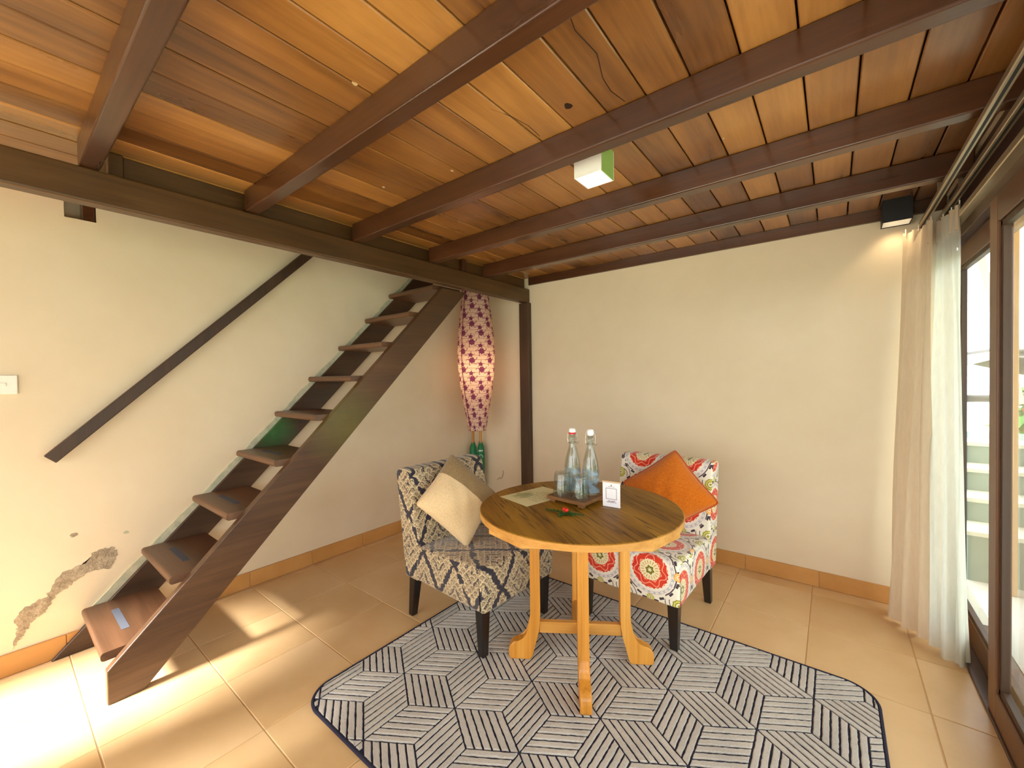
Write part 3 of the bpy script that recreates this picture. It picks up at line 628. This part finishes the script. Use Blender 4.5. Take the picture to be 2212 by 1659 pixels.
# ================================================================== UMBRELLAS
M['umb'] = plain('green_nylon', lin(14, 112, 62), 0.55); M['umbprint'] = plain('white_print', lin(214, 228, 214), 0.7)
for (x, y, lean, hz, lbl, pr) in ((0.100, -0.150, (-0.02, 0.03), 0.80, 'folded green umbrella with plain wooden handle, left of the corner pair', False), (0.168, -0.098, (-0.03, 0.02), 0.835, 'folded green umbrella with white print and wooden handle, right of the corner pair', True)):
    um = thing('umbrella', (x, y, 0), random.random() * 0 , lbl, 'umbrella', 'umbrellas leaning in the corner'); um.rotation_euler = (lean[1] * -1, lean[0], 0)
    bm = B(); lathe(bm, [(0.004, 0.06), (0.012, 0.10), (0.026, 0.32), (0.034, 0.50), (0.031, 0.62), (0.018, 0.665), (0.012, 0.67)], 32, rfun=lambda r, z, a: r * (1 + 0.12 * math.sin(a * 8)))
    link('canopy', bm, M['umb'], um, smooth=True)
    link('strap', lathe(B(), [(0.037, 0.535), (0.038, 0.55), (0.0375, 0.565)], 24), M['umb'], um)
    link('handle', lathe(B(), [(0.008, 0.655), (0.0125, 0.67), (0.0125, hz - 0.02), (0.010, hz - 0.006), (0.002, hz)], 16, close=True), M['handle'], um, smooth=True)
    link('tip', lathe(B(), [(0.003, 0.0), (0.0045, 0.01), (0.005, 0.10)], 10, close=True), M['black_paint'], um)
    for k in range(8):
        a = 2 * PI * (k + 0.5) / 8; link('rib_end', box(B(), -0.002, 0.002, -0.002, 0.002, 0, 0.02), M['chrome'], um, (0.018 * math.cos(a), 0.018 * math.sin(a), 0.66))
    if pr:
        for k, hgt in enumerate((0.016, 0.016, 0.016, 0.016)):
            a = math.radians(-78 + k * 17); link('print_mark', box(B(), -0.001, 0.001, -0.004, 0.004, 0, hgt), M['umbprint'], um, (0.038 * math.cos(a), 0.038 * math.sin(a), 0.585), (0, 0, a))
        bm = B(); tube(bm, [(0.0395 * math.cos(-0.85 + 0.5 * math.cos(t)), 0.0395 * math.sin(-0.85 + 0.5 * math.cos(t)), 0.525 + 0.028 * math.sin(t)) for t in [k * 2 * PI / 18 for k in range(15)]], 0.0022, 5); link('print_mark', bm, M['umbprint'], um)

# curled wire on the back wall
tag(link('wire', tube(B(), [(0.29, -0.004, 0.30), (0.31, -0.006, 0.31), (0.325, -0.012, 0.325), (0.345, -0.010, 0.315), (0.36, -0.006, 0.335), (0.375, -0.008, 0.37), (0.37, -0.006, 0.40)], 0.0022, 5), plain('grey_wire', lin(120, 112, 100), 0.6)), 'thin curled grey wire on the wall behind the damask chair', 'wire')

# ================================================================== RUG
RX0, RX1, RY0, RY1, RR = 1.215, 3.105, -2.375, -0.905, 0.12
def rrect(x0, x1, y0, y1, r, n=10):
    out = []
    for cx, cy, a0 in ((x1 - r, y1 - r, 0), (x0 + r, y1 - r, 90), (x0 + r, y0 + r, 180), (x1 - r, y0 + r, 270)):
        for k in range(n + 1): a = math.radians(a0 + 90 * k / n); out.append((cx + r * math.cos(a), cy + r * math.sin(a)))
    return out
rug = thing('rug', ((RX0 + RX1) / 2, (RY0 + RY1) / 2, 0), 0, 'grey rug with navy tumbling-block stripe pattern under the round table', 'rug')
loc(prism(B(), rrect(RX0, RX1, RY0, RY1, RR), 0.0, 0.0075, 'z'), 'backing', M['rugbase'], rug)
rim_o, rim_i = rrect(RX0, RX1, RY0, RY1, RR, 14), None
loc(tube(B(), [(x, y, 0.007) for x, y in rrect(RX0 + .004, RX1 - .004, RY0 + .004, RY1 - .004, RR - .004, 14)], 0.0055, 6, True), 'binding', M['rugbase'], rug)
clip_poly = rrect(RX0 + 0.011, RX1 - 0.011, RY0 + 0.011, RY1 - 0.011, RR - 0.011)
def clip(poly, cp):
    out = poly
    for i in range(len(cp)):
        a, c = cp[i], cp[(i + 1) % len(cp)]
        if math.dist(a, c) < 1e-7: continue
        ins = lambda p: (c[0] - a[0]) * (p[1] - a[1]) - (c[1] - a[1]) * (p[0] - a[0]) >= 0
        def inter(p, q):
            d1 = (c[0] - a[0]) * (p[1] - a[1]) - (c[1] - a[1]) * (p[0] - a[0]); d2 = (c[0] - a[0]) * (q[1] - a[1]) - (c[1] - a[1]) * (q[0] - a[0]); t = d1 / (d1 - d2); return (p[0] + (q[0] - p[0]) * t, p[1] + (q[1] - p[1]) * t)
        new = []
        for k in range(len(out)):
            p, q = out[k], out[(k + 1) % len(out)]
            if ins(p):
                new.append(p)
                if not ins(q): new.append(inter(p, q))
            elif ins(q): new.append(inter(p, q))
        out = new
        if len(out) < 3: return []
    return out
def area(p): return 0.5 * sum(p[i][0] * p[(i + 1) % len(p)][1] - p[(i + 1) % len(p)][0] * p[i][1] for i in range(len(p)))
AX, DY = 0.3215, 0.3033; S0 = (1.448, -2.0285); HX, HY = AX / 2, DY / 3
bm = B(); rnd = random.Random(5)
def strip(poly):
    poly = clip(poly, clip_poly)
    if len(poly) < 3 or abs(area(poly)) < 8e-5: return
    if area(poly) < 0: poly = poly[::-1]
    # resample and roughen the tufted edge
    out = []
    for i in range(len(poly)):
        a, c = poly[i], poly[(i + 1) % len(poly)]; L = math.dist(a, c); n = max(1, int(L / 0.012))
        for k in range(n):
            t = k / n; j = 0.0011 if k else 0; out.append((a[0] + (c[0] - a[0]) * t + rnd.uniform(-j, j), a[1] + (c[1] - a[1]) * t + rnd.uniform(-j, j)))
    cx = sum(p[0] for p in out) / len(out); cy = sum(p[1] for p in out) / len(out); h = 0.0125 + rnd.uniform(-0.0006, 0.0006)
    v0 = [bm.verts.new((x, y, 0.007)) for x, y in out]; v1 = [bm.verts.new((x, y, h - 0.0025)) for x, y in out]
    v2 = []
    for i, (x, y) in enumerate(out):
        p, q = out[i - 1], out[(i + 1) % len(out)]; tx, ty = q[0] - p[0], q[1] - p[1]; l = math.hypot(tx, ty) or 1; v2.append(bm.verts.new((x - ty / l * 0.0028, y + tx / l * 0.0028, h)))
    m = len(out)
    for A, C in ((v0, v1), (v1, v2)):
        for i in range(m): bm.faces.new((A[i], A[(i + 1) % m], C[(i + 1) % m], C[i]))
    bm.faces.new(v2)
NS, GAP = 6, 0.0066
for j in range(-3, 8):
    for i in range(-8, 10):
        A = (S0[0] + AX * i + HX * (j % 2), S0[1] + DY * j)
        # three rhombi per star: (acute A, obtuse o1, acute far, obtuse o2), stripes parallel to o1-A
        for far, o1, o2 in (((AX, 0), (HX, -HY), (HX, HY)), ((HX, DY), (HX, HY), (0, 2 * HY)), ((-HX, DY), (0, 2 * HY), (-HX, HY))):
            P = lambda s, t: (A[0] + o1[0] * s + o2[0] * t, A[1] + o1[1] * s + o2[1] * t)
            L1, L2 = math.hypot(*o1), math.hypot(*o2); sn = abs(o1[0] * o2[1] - o1[1] * o2[0]) / (L1 * L2); ge = GAP / 2 / (L2 * sn); gs = GAP / 2 / (L1 * sn)
            for k in range(NS):
                t0, t1 = k / NS + ge, (k + 1) / NS - ge
                strip([P(gs, t0), P(1 - gs, t0), P(1 - gs, t1), P(gs, t1)])
loc(bm, 'pile', M['pile'], rug)['kind'] = 'stuff'

# ================================================================== TABLE
TX, TY, TZ, TR = 2.03, -1.478, 0.73, 0.452; TA = math.atan2(0.54, 0.84); RUGZ = 0.012
tb = thing('round_table', (TX, TY, RUGZ), TA, 'round teak dining table with four curved-foot legs on the rug', 'table'); dz = -RUGZ
bm = B(); lathe(bm, [(TR - 0.004, TZ - 0.028 + dz), (TR, TZ - 0.024 + dz), (TR, TZ - 0.004 + dz), (TR - 0.004, TZ + dz)], 96, close=True)
tt = link('table_top', bm, M['tabletop'], tb)
bm = B(); lathe(bm, [(TR - 0.02, TZ - 0.0275 + dz), (TR + 0.0015, TZ - 0.0275 + dz), (TR + 0.0015, TZ - 0.003 + dz), (TR - 0.001, TZ - 0.0018 + dz)], 96)
link('edge_band', bm, M['tablerail'], tb)
octa = [(0.225, -0.357), (0.357, -0.225), (0.357, 0.225), (0.225, 0.357), (-0.225, 0.357), (-0.357, 0.225), (-0.357, -0.225), (-0.225, -0.357)]
link('apron', prism(B(), [(a * 1.07, c * 1.07) for a, c in octa], TZ - 0.050 + dz, TZ - 0.0276 + dz, 'z', 0.002, 1), M['tablerail'], tb)
legp = [(0.228, TZ - 0.052 + dz), (0.228, 0.20), (0.232, 0.15), (0.243, 0.115), (0.262, 0.092), (0.285, 0.086), (0.308, 0.080), (0.325, 0.064), (0.331, 0.04), (0.330, 0.012), (0.322, 0.0), (0.226, 0.0), (0.219, 0.02), (0.206, 0.07), (0.192, 0.12), (0.184, 0.17), (0.182, 0.22), (0.182, TZ - 0.052 + dz)]
leg_me = None
for k in range(4):
    if leg_me is None:
        bm = prism(B(), [(x, z) for x, z in legp], -0.0235, 0.0235, 'y', 0.006, 2); bmesh.ops.recalc_face_normals(bm, faces=bm.faces); leg_me = bpy.data.meshes.new('leg'); bm.to_mesh(leg_me); bm.free()
    link_me('leg', leg_me, M['tableleg'], tb, (0, 0, 0), (0, 0, k * PI / 2))
for k in range(2): link('stretcher', box(B(), -0.188, 0.188, -0.014, 0.014, 0.122 + k * 0.0002, 0.174 + k * 0.0002, 0.003, 1), M['tablerail'], tb, rot=(0, 0, k * PI / 2))

# ================================================================== CHAIRS
def fillet(pts, rads, n=5):
    out = []
    for i, (p, r) in enumerate(zip(pts, rads)):
        p = Vector(p); a = Vector(pts[i - 1]) - p; c = Vector(pts[(i + 1) % len(pts)]) - p
        if r <= 0: out.append(tuple(p)); continue
        a.normalize(); c.normalize(); th = a.angle(c); d = min(r / math.tan(th / 2), 0.45 * min((Vector(pts[i - 1]) - p).length, (Vector(pts[(i + 1) % len(pts)]) - p).length))
        s, e = p + a * d, p + c * d
        for k in range(n + 1):
            t = k / n; out.append(tuple(s * (1 - t) ** 2 + p * 2 * t * (1 - t) + e * t * t))
    return out
def upholster(bm, hw, uvfun, bev=0.018):
    bmesh.ops.recalc_face_normals(bm, faces=bm.faces)
    es = [e for e in bm.edges if abs(abs(e.verts[0].co.y) - hw) < 1e-5 and abs(e.verts[0].co.y - e.verts[1].co.y) < 1e-5]
    bmesh.ops.bevel(bm, geom=es, offset=bev, segments=3, profile=0.5, affect='EDGES')
    bm.normal_update(); uvl = bm.loops.layers.uv.new('UVMap')
    for f in bm.faces:
        for lp in f.loops: lp[uvl].uv = uvfun(lp.vert.co, f.normal)
    return bm
def chair(label, locxy, rz, m, uo, rug_front):
    hw = 0.275
    c = thing('slipper_chair', (*locxy, 0.0), rz, label, 'chair', 'upholstered slipper chairs')
    def suv(co, n):
        if abs(n.y) > 0.72: return (co.x + uo[0] + 0.135 * (1 if n.y > 0 else -1), co.z + uo[1] + 0.07)
        if abs(n.x) > abs(n.z): return (co.y + uo[0], co.z + uo[1])
        return (co.y + uo[0], 0.44 + 0.31 - co.x + uo[1])
    def buv(co, n):
        if abs(n.y) > 0.72: return (co.x + uo[0] + 0.135 * (1 if n.y > 0 else -1), co.z + uo[1] + 0.07)
        return (co.y + uo[0], co.z + uo[2])
    seat = fillet([(0.305, 0.235), (0.315, 0.452), (-0.20, 0.425), (-0.29, 0.235)], [0.006, 0.045, 0.0, 0.0])
    bm = prism(B(), seat, -hw, hw, 'y'); link('seat', upholster(bm, hw, suv), m, c, smooth=True)
    back = fillet([(-0.165, 0.415), (-0.250, 0.825), (-0.385, 0.825), (-0.302, 0.232), (-0.20, 0.232)], [0.0, 0.05, 0.045, 0.0, 0.0], 7)
    bm = prism(B(), back, -hw - 0.004, hw + 0.004, 'y'); link('backrest', upholster(bm, hw + 0.004, buv, 0.016), m, c, smooth=True)
    for sx, sy in ((1, 1), (1, -1), (-1, 1), (-1, -1)):
        fx, fy = (0.265 if sx > 0 else -0.262), sy * 0.235; z0 = rug_front if sx > 0 else 0.0
        bm = B(); T, Bt = 0.026, 0.018; dx = 0.0 if sx > 0 else -0.035
        a = [bm.verts.new((fx + dx + i * Bt, fy + j * Bt, z0)) for i, j in ((-1, -1), (1, -1), (1, 1), (-1, 1))]; d = [bm.verts.new((fx + i * T, fy + j * T, 0.236)) for i, j in ((-1, -1), (1, -1), (1, 1), (-1, 1))]
        bm.faces.new(a); bm.faces.new(d)
        for k in range(4): bm.faces.new((a[k], a[(k + 1) % 4], d[(k + 1) % 4], d[k]))
        bmesh.ops.bevel(bm, geom=list(bm.edges), offset=0.003, segments=1, affect='EDGES')
        link('leg', bm, M['blackleg'], c)
    return c
chair('armless chair in navy and sand damask fabric beside the stairs', (1.405, -1.482), math.radians(-3.5), M['damask'], (0.02, 0.03, 0.06), RUGZ)
chair('armless chair in white fabric with red medallions against the back wall', (2.135, -0.872), math.radians(-92.5), M['suzani'], (0.0, 0.03, 0.12), RUGZ)

# cushions
def cushion(name, label, c, e1, e2, parts, thick, piping=None, seed=1):
    c, e1, e2 = Vector(c), Vector(e1), Vector(e2); nrm = e2.cross(e1).normalized()
    if nrm.dot(CAM - c) < 0: nrm = -nrm
    N = 30; rnd = random.Random(seed)
    root = thing(name, c, 0, label, 'cushion', 'scatter cushions')
    def pt(s, t, side):
        pin = 0.075; s2 = s * (1 - pin * (1 - t * t)); t2 = t * (1 - pin * (1 - s * s))
        p = (e1 * ((s2 + t2) / 2) + e2 * ((s2 - t2) / 2)) * (1 - 0.05 * (s * t) ** 6)
        h = thick * (max(0.0, (1 - abs(s) ** 2.2)) * max(0.0, (1 - abs(t) ** 2.2))) ** 0.55
        h += 0.004 * math.sin(5 * s + 3 * t + seed) * (1 - s * s) * (1 - t * t) + 0.0035 * math.sin(9 * (s - t) + seed) * (1 - abs(s)) * (1 - abs(t))
        return p + nrm * (h * side)
    for (s0, s1, m) in parts:
        bm = B()
        for side in (1, -1):
            g = [[bm.verts.new(pt(s0 + (s1 - s0) * i / N, -1 + 2 * j / N, side)) for j in range(N + 1)] for i in range(N + 1)]
            for i in range(N):
                for j in range(N): bm.faces.new((g[i][j], g[i + 1][j], g[i + 1][j + 1], g[i][j + 1]))
        bmesh.ops.remove_doubles(bm, verts=bm.verts, dist=1e-5)
        link('cover', bm, m, root, smooth=True)
    if piping:
        pts = []
        for (sa, ta, sb, tb_) in ((1, 1, 1, -1), (1, -1, -1, -1), (-1, -1, -1, 1), (-1, 1, 1, 1)):
            for k in range(24): f = k / 24; pts.append(pt(sa + (sb - sa) * f, ta + (tb_ - ta) * f, 0))
        link('piping', tube(B(), pts, 0.0048, 6, True), piping, root, smooth=True)
    return root
cushion('cushion', 'two-tone beige and taupe cushion propped on the damask chair', (1.325, -1.552, 0.655), (-0.105, 0.045, 0.245), (0.075, 0.252, -0.02), [(-1, 0.2, M['beige_cloth']), (0.2, 1, M['taupe_cloth'])], 0.092, None, 2)
cushion('cushion', 'orange cushion propped on the medallion print chair', (2.215, -0.775, 0.66), (0.02, 0.085, 0.235), (0.275, 0.0, -0.018), [(-1, 1, M['orange_cloth'])], 0.075, M['orange_piping'], 5)

# ================================================================== THINGS ON THE TABLE
TRX, TRY, TRA = 1.990, -1.425, math.radians(-5)
ty = thing('serving_tray', (TRX, TRY, TZ), TRA, 'small square wooden footed tray holding bottles and glasses', 'tray')
link('board', box(B(), -0.105, 0.105, -0.095, 0.095, 0.014, 0.030, 0.003, 2), M['tray'], ty)
for sx in (-1, 1):
    for sy in (-1, 1): link('foot', box(B(), sx * 0.078 - 0.014, sx * 0.078 + 0.014, sy * 0.072 - 0.014, sy * 0.072 + 0.014, 0, 0.0145, 0.002, 1), M['tray'], ty)
for k in range(5): link('groove', box(B(), -0.09, 0.09, -0.07 + k * 0.035 - 0.0008, -0.07 + k * 0.035 + 0.0008, 0.0296, 0.0302), M['black_paint'], ty)
TT = TZ + 0.0302
M['water_print'] = MB('blue_print')
b = M['water_print']; co = b.coord('Object'); n = b.noise(co, 34, 2, 0.5); tp = b.new('ShaderNodeBsdfTransparent'); mx = b.new('ShaderNodeMixShader'); b.base(lin(150, 186, 215)); b.p(Roughness=0.5)
x_, y_, z_ = b.sep(co); b.setin(mx.inputs[0], b.maprange(n + (0.09 - z_) * 1.4, 0.46, 0.60, 0.0, 0.4)); b.L(tp.outputs[0], mx.inputs[1]); b.L(b.bsdf.outputs[0], mx.inputs[2]); b.L(mx.outputs[0], b.out.inputs[0]); M['water_print'] = b.m
M['ceramic'] = plain('white_ceramic_stopper', lin(235, 235, 232), 0.25); M['rubber'] = plain('red_rubber', lin(200, 40, 40), 0.6)
def bottle(x, y, lbl, red):
    o = thing('swing_top_bottle', (x, y, TT), 0.4, lbl, 'bottle', 'water bottles on the tray'); n = 32; o.scale = (1.14, 1.14, 1.07)
    fac = lambda r, z, a: r * (1 - (0.045 * (math.cos(a * 8) * 0.5 + 0.5) if 0.01 < z < 0.15 and r > 0.015 else 0))
    outer = [(0.0305, 0.0), (0.034, 0.004), (0.0345, 0.012), (0.0345, 0.10), (0.034, 0.125), (0.030, 0.15), (0.024, 0.175), (0.0175, 0.20), (0.0145, 0.215), (0.0145, 0.232), (0.017, 0.236), (0.017, 0.246), (0.0145, 0.250), (0.0145, 0.262)]
    inner = [(0.0105, 0.262), (0.0105, 0.215), (0.014, 0.20), (0.021, 0.173), (0.0275, 0.146), (0.031, 0.12), (0.031, 0.012), (0.024, 0.008)]
    bm = B(); lathe(bm, [(0.001, 0.0)] + outer + inner + [(0.001, 0.008)], n, rfun=fac); link('body', bm, M['glass'], o, smooth=True)
    bm = B(); lathe(bm, [(0.0355, 0.010), (0.0356, 0.05), (0.0356, 0.09), (0.0354, 0.118)], n); link('print', bm, M['water_print'], o, smooth=True)
    st_ = link('stopper', lathe(B(), [(0.008, 0.258), (0.0135, 0.264), (0.0145, 0.270), (0.0145, 0.282), (0.011, 0.289), (0.003, 0.291)], 24, close=True), M['ceramic'], o, smooth=True)
    if red: link('gasket', lathe(B(), [(0.0142, 0.2625), (0.0155, 0.265), (0.0155, 0.269), (0.0142, 0.2715)], 24), M['rubber'], st_)
    bm = B()
    for s in (-1, 1): tube(bm, [(s * 0.0185, 0, 0.222), (s * 0.021, 0.003, 0.24), (s * 0.019, 0.0, 0.262), (s * 0.0155, 0, 0.277)], 0.0012, 6)
    tube(bm, [(0.0185 * math.cos(t * PI / 8), 0.0185 * math.sin(t * PI / 8), 0.224) for t in range(16)], 0.0012, 6, True)
    tube(bm, [(0.0185, 0, 0.224), (0.027, 0.008, 0.228), (0.027, -0.008, 0.222), (0.0185, 0, 0.218)], 0.0012, 6); link('wire_bail', bm, M['chrome'], o)
bottle(1.945, -1.378, 'clear swing-top bottle with red gasket, left one on the tray', True)
bottle(2.040, -1.372, 'clear swing-top bottle with white stopper, right one on the tray', False)
def tumbler(x, y, lbl):
    o = thing('drinking_glass', (x, y, TT), 0, lbl, 'glass', 'upturned glasses on the tray'); o.scale = (1.22, 1.22, 1.27)
    fac = lambda r, z, a: r * (1 - (0.02 * (math.cos(a * 10) * 0.5 + 0.5) if 0.02 < z < 0.082 and r > 0.024 else 0))
    prof = [(0.0350, 0.0), (0.0362, 0.001), (0.0362, 0.003), (0.0335, 0.04), (0.0295, 0.080), (0.0275, 0.086), (0.024, 0.088), (0.001, 0.086), (0.001, 0.078), (0.024, 0.077), (0.0262, 0.074), (0.0315, 0.038), (0.0345, 0.001)]
    bm = B(); lathe(bm, prof, 40, rfun=fac); link('bowl', bm, M['glass'], o, smooth=True)
tumbler(1.940, -1.472, 'upturned drinking glass, left one on the tray front')
tumbler(2.040, -1.478, 'upturned drinking glass, right one on the tray front')

# card stand (the square code is left blank)
cs = thing('card_stand', (2.172, -1.432, TZ), math.radians(6), 'clear acrylic stand holding a white printed card', 'card stand')
link('base', box(B(), -0.042, 0.042, -0.026, 0.030, 0, 0.003, 0.0008, 1), M['acrylic'], cs)
link('backplate', box(B(), -0.042, 0.042, 0.004, 0.006, 0.003, 0.118), M['acrylic'], cs)
cd = link('card', box(B(), -0.040, 0.040, 0.0005, 0.0035, 0.005, 0.113), plain('white_card', lin(236, 234, 240), 0.5), cs)
link('top_edge', box(B(), -0.042, 0.042, 0.0, 0.006, 0.113, 0.120, 0.001, 1), plain('tan_edge', lin(206, 176, 140), 0.5), cs)
pm = plain('maroon_print', lin(96, 40, 40), 0.7)
bm = B()
for x0, x1, z0, z1 in ((-0.025, 0.025, 0.0395, 0.041), (-0.025, 0.025, 0.0875, 0.089), (-0.025, -0.0235, 0.041, 0.0875), (0.0235, 0.025, 0.041, 0.0875)): box(bm, x0, x1, -0.0002, 0.0006, z0, z1)
link('printed_frame', bm, pm, cd)
bm = B(); lathe(bm, [(0.0012, 0), (0.0034, 0)], 10)
bmesh.ops.rotate(bm, verts=bm.verts, cent=(0, 0, 0), matrix=Matrix.Rotation(PI / 2, 3, 'X')); bmesh.ops.translate(bm, verts=bm.verts, vec=(0, 0.0002, 0.1015)); link('printed_emblem', bm, pm, cd)
def dashes(par, rows, m, z=None, flat=False, seed=1):
    rnd = random.Random(seed); bm = B()
    for (x0, x1, c, hgt) in rows:
        x = x0
        while x < x1:
            w = rnd.uniform(0.5, 1.0) * hgt * 0.8
            if rnd.random() > 0.14:
                if flat: box(bm, x, x + w, c, c + hgt, 0.0003, 0.0008)
                else: box(bm, x, x + w, -0.0002, 0.0006, c, c + hgt)
            x += w + hgt * 0.35
    link('printed_text', bm, m, par)['kind'] = 'stuff'
dashes(cd, [(-0.013, 0.013, 0.0945, 0.0022), (-0.015, 0.015, 0.030, 0.0032), (-0.020, 0.020, 0.0245, 0.0032)], pm)
# paper sheet
b = MB('menu_paper'); co = b.coord('Object'); x_, y_, z_ = b.sep(co); n = b.noise(co, 28, 4, 0.65)
lf = b.maprange(((x_ + 0.052) * (x_ + 0.052) * 1.0 + (y_ + 0.03) * (y_ + 0.03) * 0.5).sqrt() + (n - 0.5) * 0.12, 0.02, 0.055, 0.8, 0.0)
b.base(b.mix(lf, lin(226, 218, 172), lin(150, 156, 104))); b.p(Roughness=0.7); M['menu'] = b.m
pa = thing('menu_sheet', (1.785, -1.470, TZ), math.radians(14.5), 'cream printed sheet lying on the table left of the tray', 'paper')
pa.rotation_euler = (0, 0, math.radians(-14))
sh = link('sheet', box(B(), -0.104, 0.104, -0.145, 0.145, 0.0001, 0.0006), M['menu'], pa)
dashes(sh, [(-0.03, 0.08, -0.06 + 0.022 * k, 0.0035) for k in range(7)] + [(0.05, 0.085, 0.12, 0.008)], plain('olive_print', lin(140, 138, 92), 0.8), flat=True, seed=3)
# sprig with berries
sp = thing('leaf_sprig', (2.04, -1.62, TZ), 0, 'green fern sprig with two red berries in front of the tray', 'sprig')
M['leaf'] = plain('fern_green', lin(40, 84, 26), 0.55); M['berry'] = plain('red_berry', lin(214, 40, 24), 0.3)
rnd = random.Random(4)
for (dx, dy, L) in ((-0.088, -0.012, 0.09), (0.085, 0.012, 0.088), (0.010, -0.060, 0.058), (0.055, -0.020, 0.055)):
    bm = B(); nrm = Vector((dx, dy, 0)).normalized(); pr_ = Vector((-nrm.y, nrm.x, 0)); tube(bm, [nrm * (L * t / 6) + Vector((0, 0, 0.004 + 0.004 * math.sin(t / 6 * PI))) for t in range(7)], 0.0011, 5)
    for t in range(2, 20):
        f = t / 20; p0 = nrm * (L * f) + Vector((0, 0, 0.006))
        for s in (-1, 1):
            l = 0.020 * (1 - 0.65 * f) + rnd.uniform(-0.002, 0.002); q = p0 + pr_ * s * l + nrm * l * 0.7 + Vector((0, 0, rnd.uniform(-0.003, 0.005))); w = nrm * 0.0018; v = [bm.verts.new(k) for k in (p0 - w, (p0 + q) / 2 - w * 1.5 + Vector((0, 0, 0.002)), q, (p0 + q) / 2 + w * 1.5 + Vector((0, 0, 0.001)), p0 + w)]; bm.faces.new(v)
    link('frond', bm, M['leaf'], sp)
for dx, dy in ((-0.004, 0.008), (0.010, 0.002)):
    bm = B(); bmesh.ops.create_uvsphere(bm, u_segments=14, v_segments=10, radius=0.0085); link('berry', bm, M['berry'], sp, (dx, dy, 0.0165), smooth=True)

# ================================================================== OUTSIDE
g = link('ground', box(B(), -12, 22, -16, 24, -0.35, -0.13), plain('garden_ground', lin(150, 158, 128), 0.9)); tag(g, 'garden ground outside the glass doors', kind='structure')
g = link('terrace', box(B(), 3.62, 6.4, -6, 0.72, -0.129, -0.02), M['concrete']); tag(g, 'pale tiled terrace outside the sliding doors', kind='structure')
g = link('porch', box(B(), -3.0, 3.3, -8, YF - 0.15, -0.129, -0.012), M['concrete']); tag(g, 'pale porch outside the added doorway', kind='structure')
M['mossy'] = plain('weathered_step_paint', lin(128, 150, 142), 0.8); M['stone'] = plain('pale_step_edge', lin(206, 212, 202), 0.7); M['roofgrey'] = plain('grey_shingle', lin(104, 106, 108), 0.8)
so = thing('outdoor_steps', (4.2, 1.3, -0.12), 0, 'grey-green outdoor steps seen through the glass beside the sheer curtain', 'steps')
for k, (yy, zz) in enumerate(((0.72, 0.30), (0.98, 0.46), (1.24, 0.62), (1.50, 0.78))):
    s_ = loc(box(B(), 3.64, 4.9, yy, 2.6, (-0.128 if k == 0 else 0.30 + 0.16 * (k - 1)), zz - 0.03), 'step', M['mossy'], so); loc(box(B(), 3.63, 4.91, yy - 0.012, yy + 0.27, zz - 0.03, zz, 0.004, 1), 'nosing', M['stone'], so)
pv = thing('garden_pavilion', (4.6, 7.0, -0.12), 0, 'small grey-roofed building beyond the outdoor steps', 'building')
loc(box(B(), 3.2, 6.6, 6.0, 9.0, -0.13, 0.85), 'wall', M['stone'], pv)
rf = prism(B(), [(2.6, 0.80), (4.75, 1.50), (5.1, 1.50), (7.2, 0.80), (7.2, 0.88), (5.1, 1.6), (4.75, 1.6), (2.6, 0.88)], 5.4, 9.4, 'y'); loc(rf, 'roof', M['roofgrey'], pv); loc(box(B(), 4.75, 5.1, 5.3, 9.5, 1.58, 1.66, 0.02, 1), 'ridge_cap', M['roofgrey'], pv)
ev = thing('roof_eave', (4.3, -1.0, 2.3), 0, 'pale sloping eave outside above the glass doors', 'eave')
loc(prism(B(), [(3.80, 2.262), (4.30, -0.44 + 0.0), (4.34, -0.44), (3.84, 2.30)] if False else [(3.785, 2.34), (4.02, 1.07), (4.06, 1.08), (3.83, 2.36)], 1.5, 1.54, 'y'), 'barge_board', M['white_paint'], ev)
tag(link('sky_block_post', box(B(), 3.766, 3.817, 0.58, 0.64, -0.02, 2.36, 0.004, 1), M['handle']), 'tan post added outside the sliding door glass to block sky and mimic a reflection', 'post')  # added post: hides bright sky, its tan stands in for the pane's reflection
M['bush'] = plain('bush_green', lin(60, 110, 40), 0.6); M['bushred'] = plain('bush_red', lin(170, 70, 60), 0.6)
def shrub(loc_, R, n, label, seed, m2=None):
    rnd = random.Random(seed); s_ = thing('shrub', loc_, 0, label, 'shrub', 'shrubs in the garden')
    for m, cnt in ((M['bush'], n), (m2, n // 3)):
        if not m: continue
        bm = B()
        for _ in range(cnt):
            d = Vector((rnd.gauss(0, 1), rnd.gauss(0, 1), rnd.gauss(0, 1))).normalized() * R * rnd.uniform(0.55, 1.0); p = d + Vector((0, 0, R * 0.95)); a = Vector((rnd.gauss(0, 1), rnd.gauss(0, 1), rnd.gauss(0, 1))).normalized(); c = a.cross(d).normalized() * R * 0.07; a = a * R * 0.16
            bm.faces.new([bm.verts.new(q) for q in (p - a, p + c, p + a, p - c)])
        link('foliage', bm, m, s_, fix=False)
    link('stem', tube(B(), [(0, 0, 0), (0.02, 0, R * 0.5), (0, 0, R * 1.0)], [R * 0.06, R * 0.05, R * 0.03], 7), M['stair'], s_)
shrub((5.12, 3.8, -0.13), 0.75, 700, 'leafy red and green shrub outside at the far right edge', 3, M['bushred'])
shrub((6.6, -0.5, -0.13), 1.0, 900, 'broad green shrub on the far side of the terrace', 5)
shrub((6.9, -3.0, -0.13), 1.1, 900, 'tall green shrub facing the sliding doors', 6)
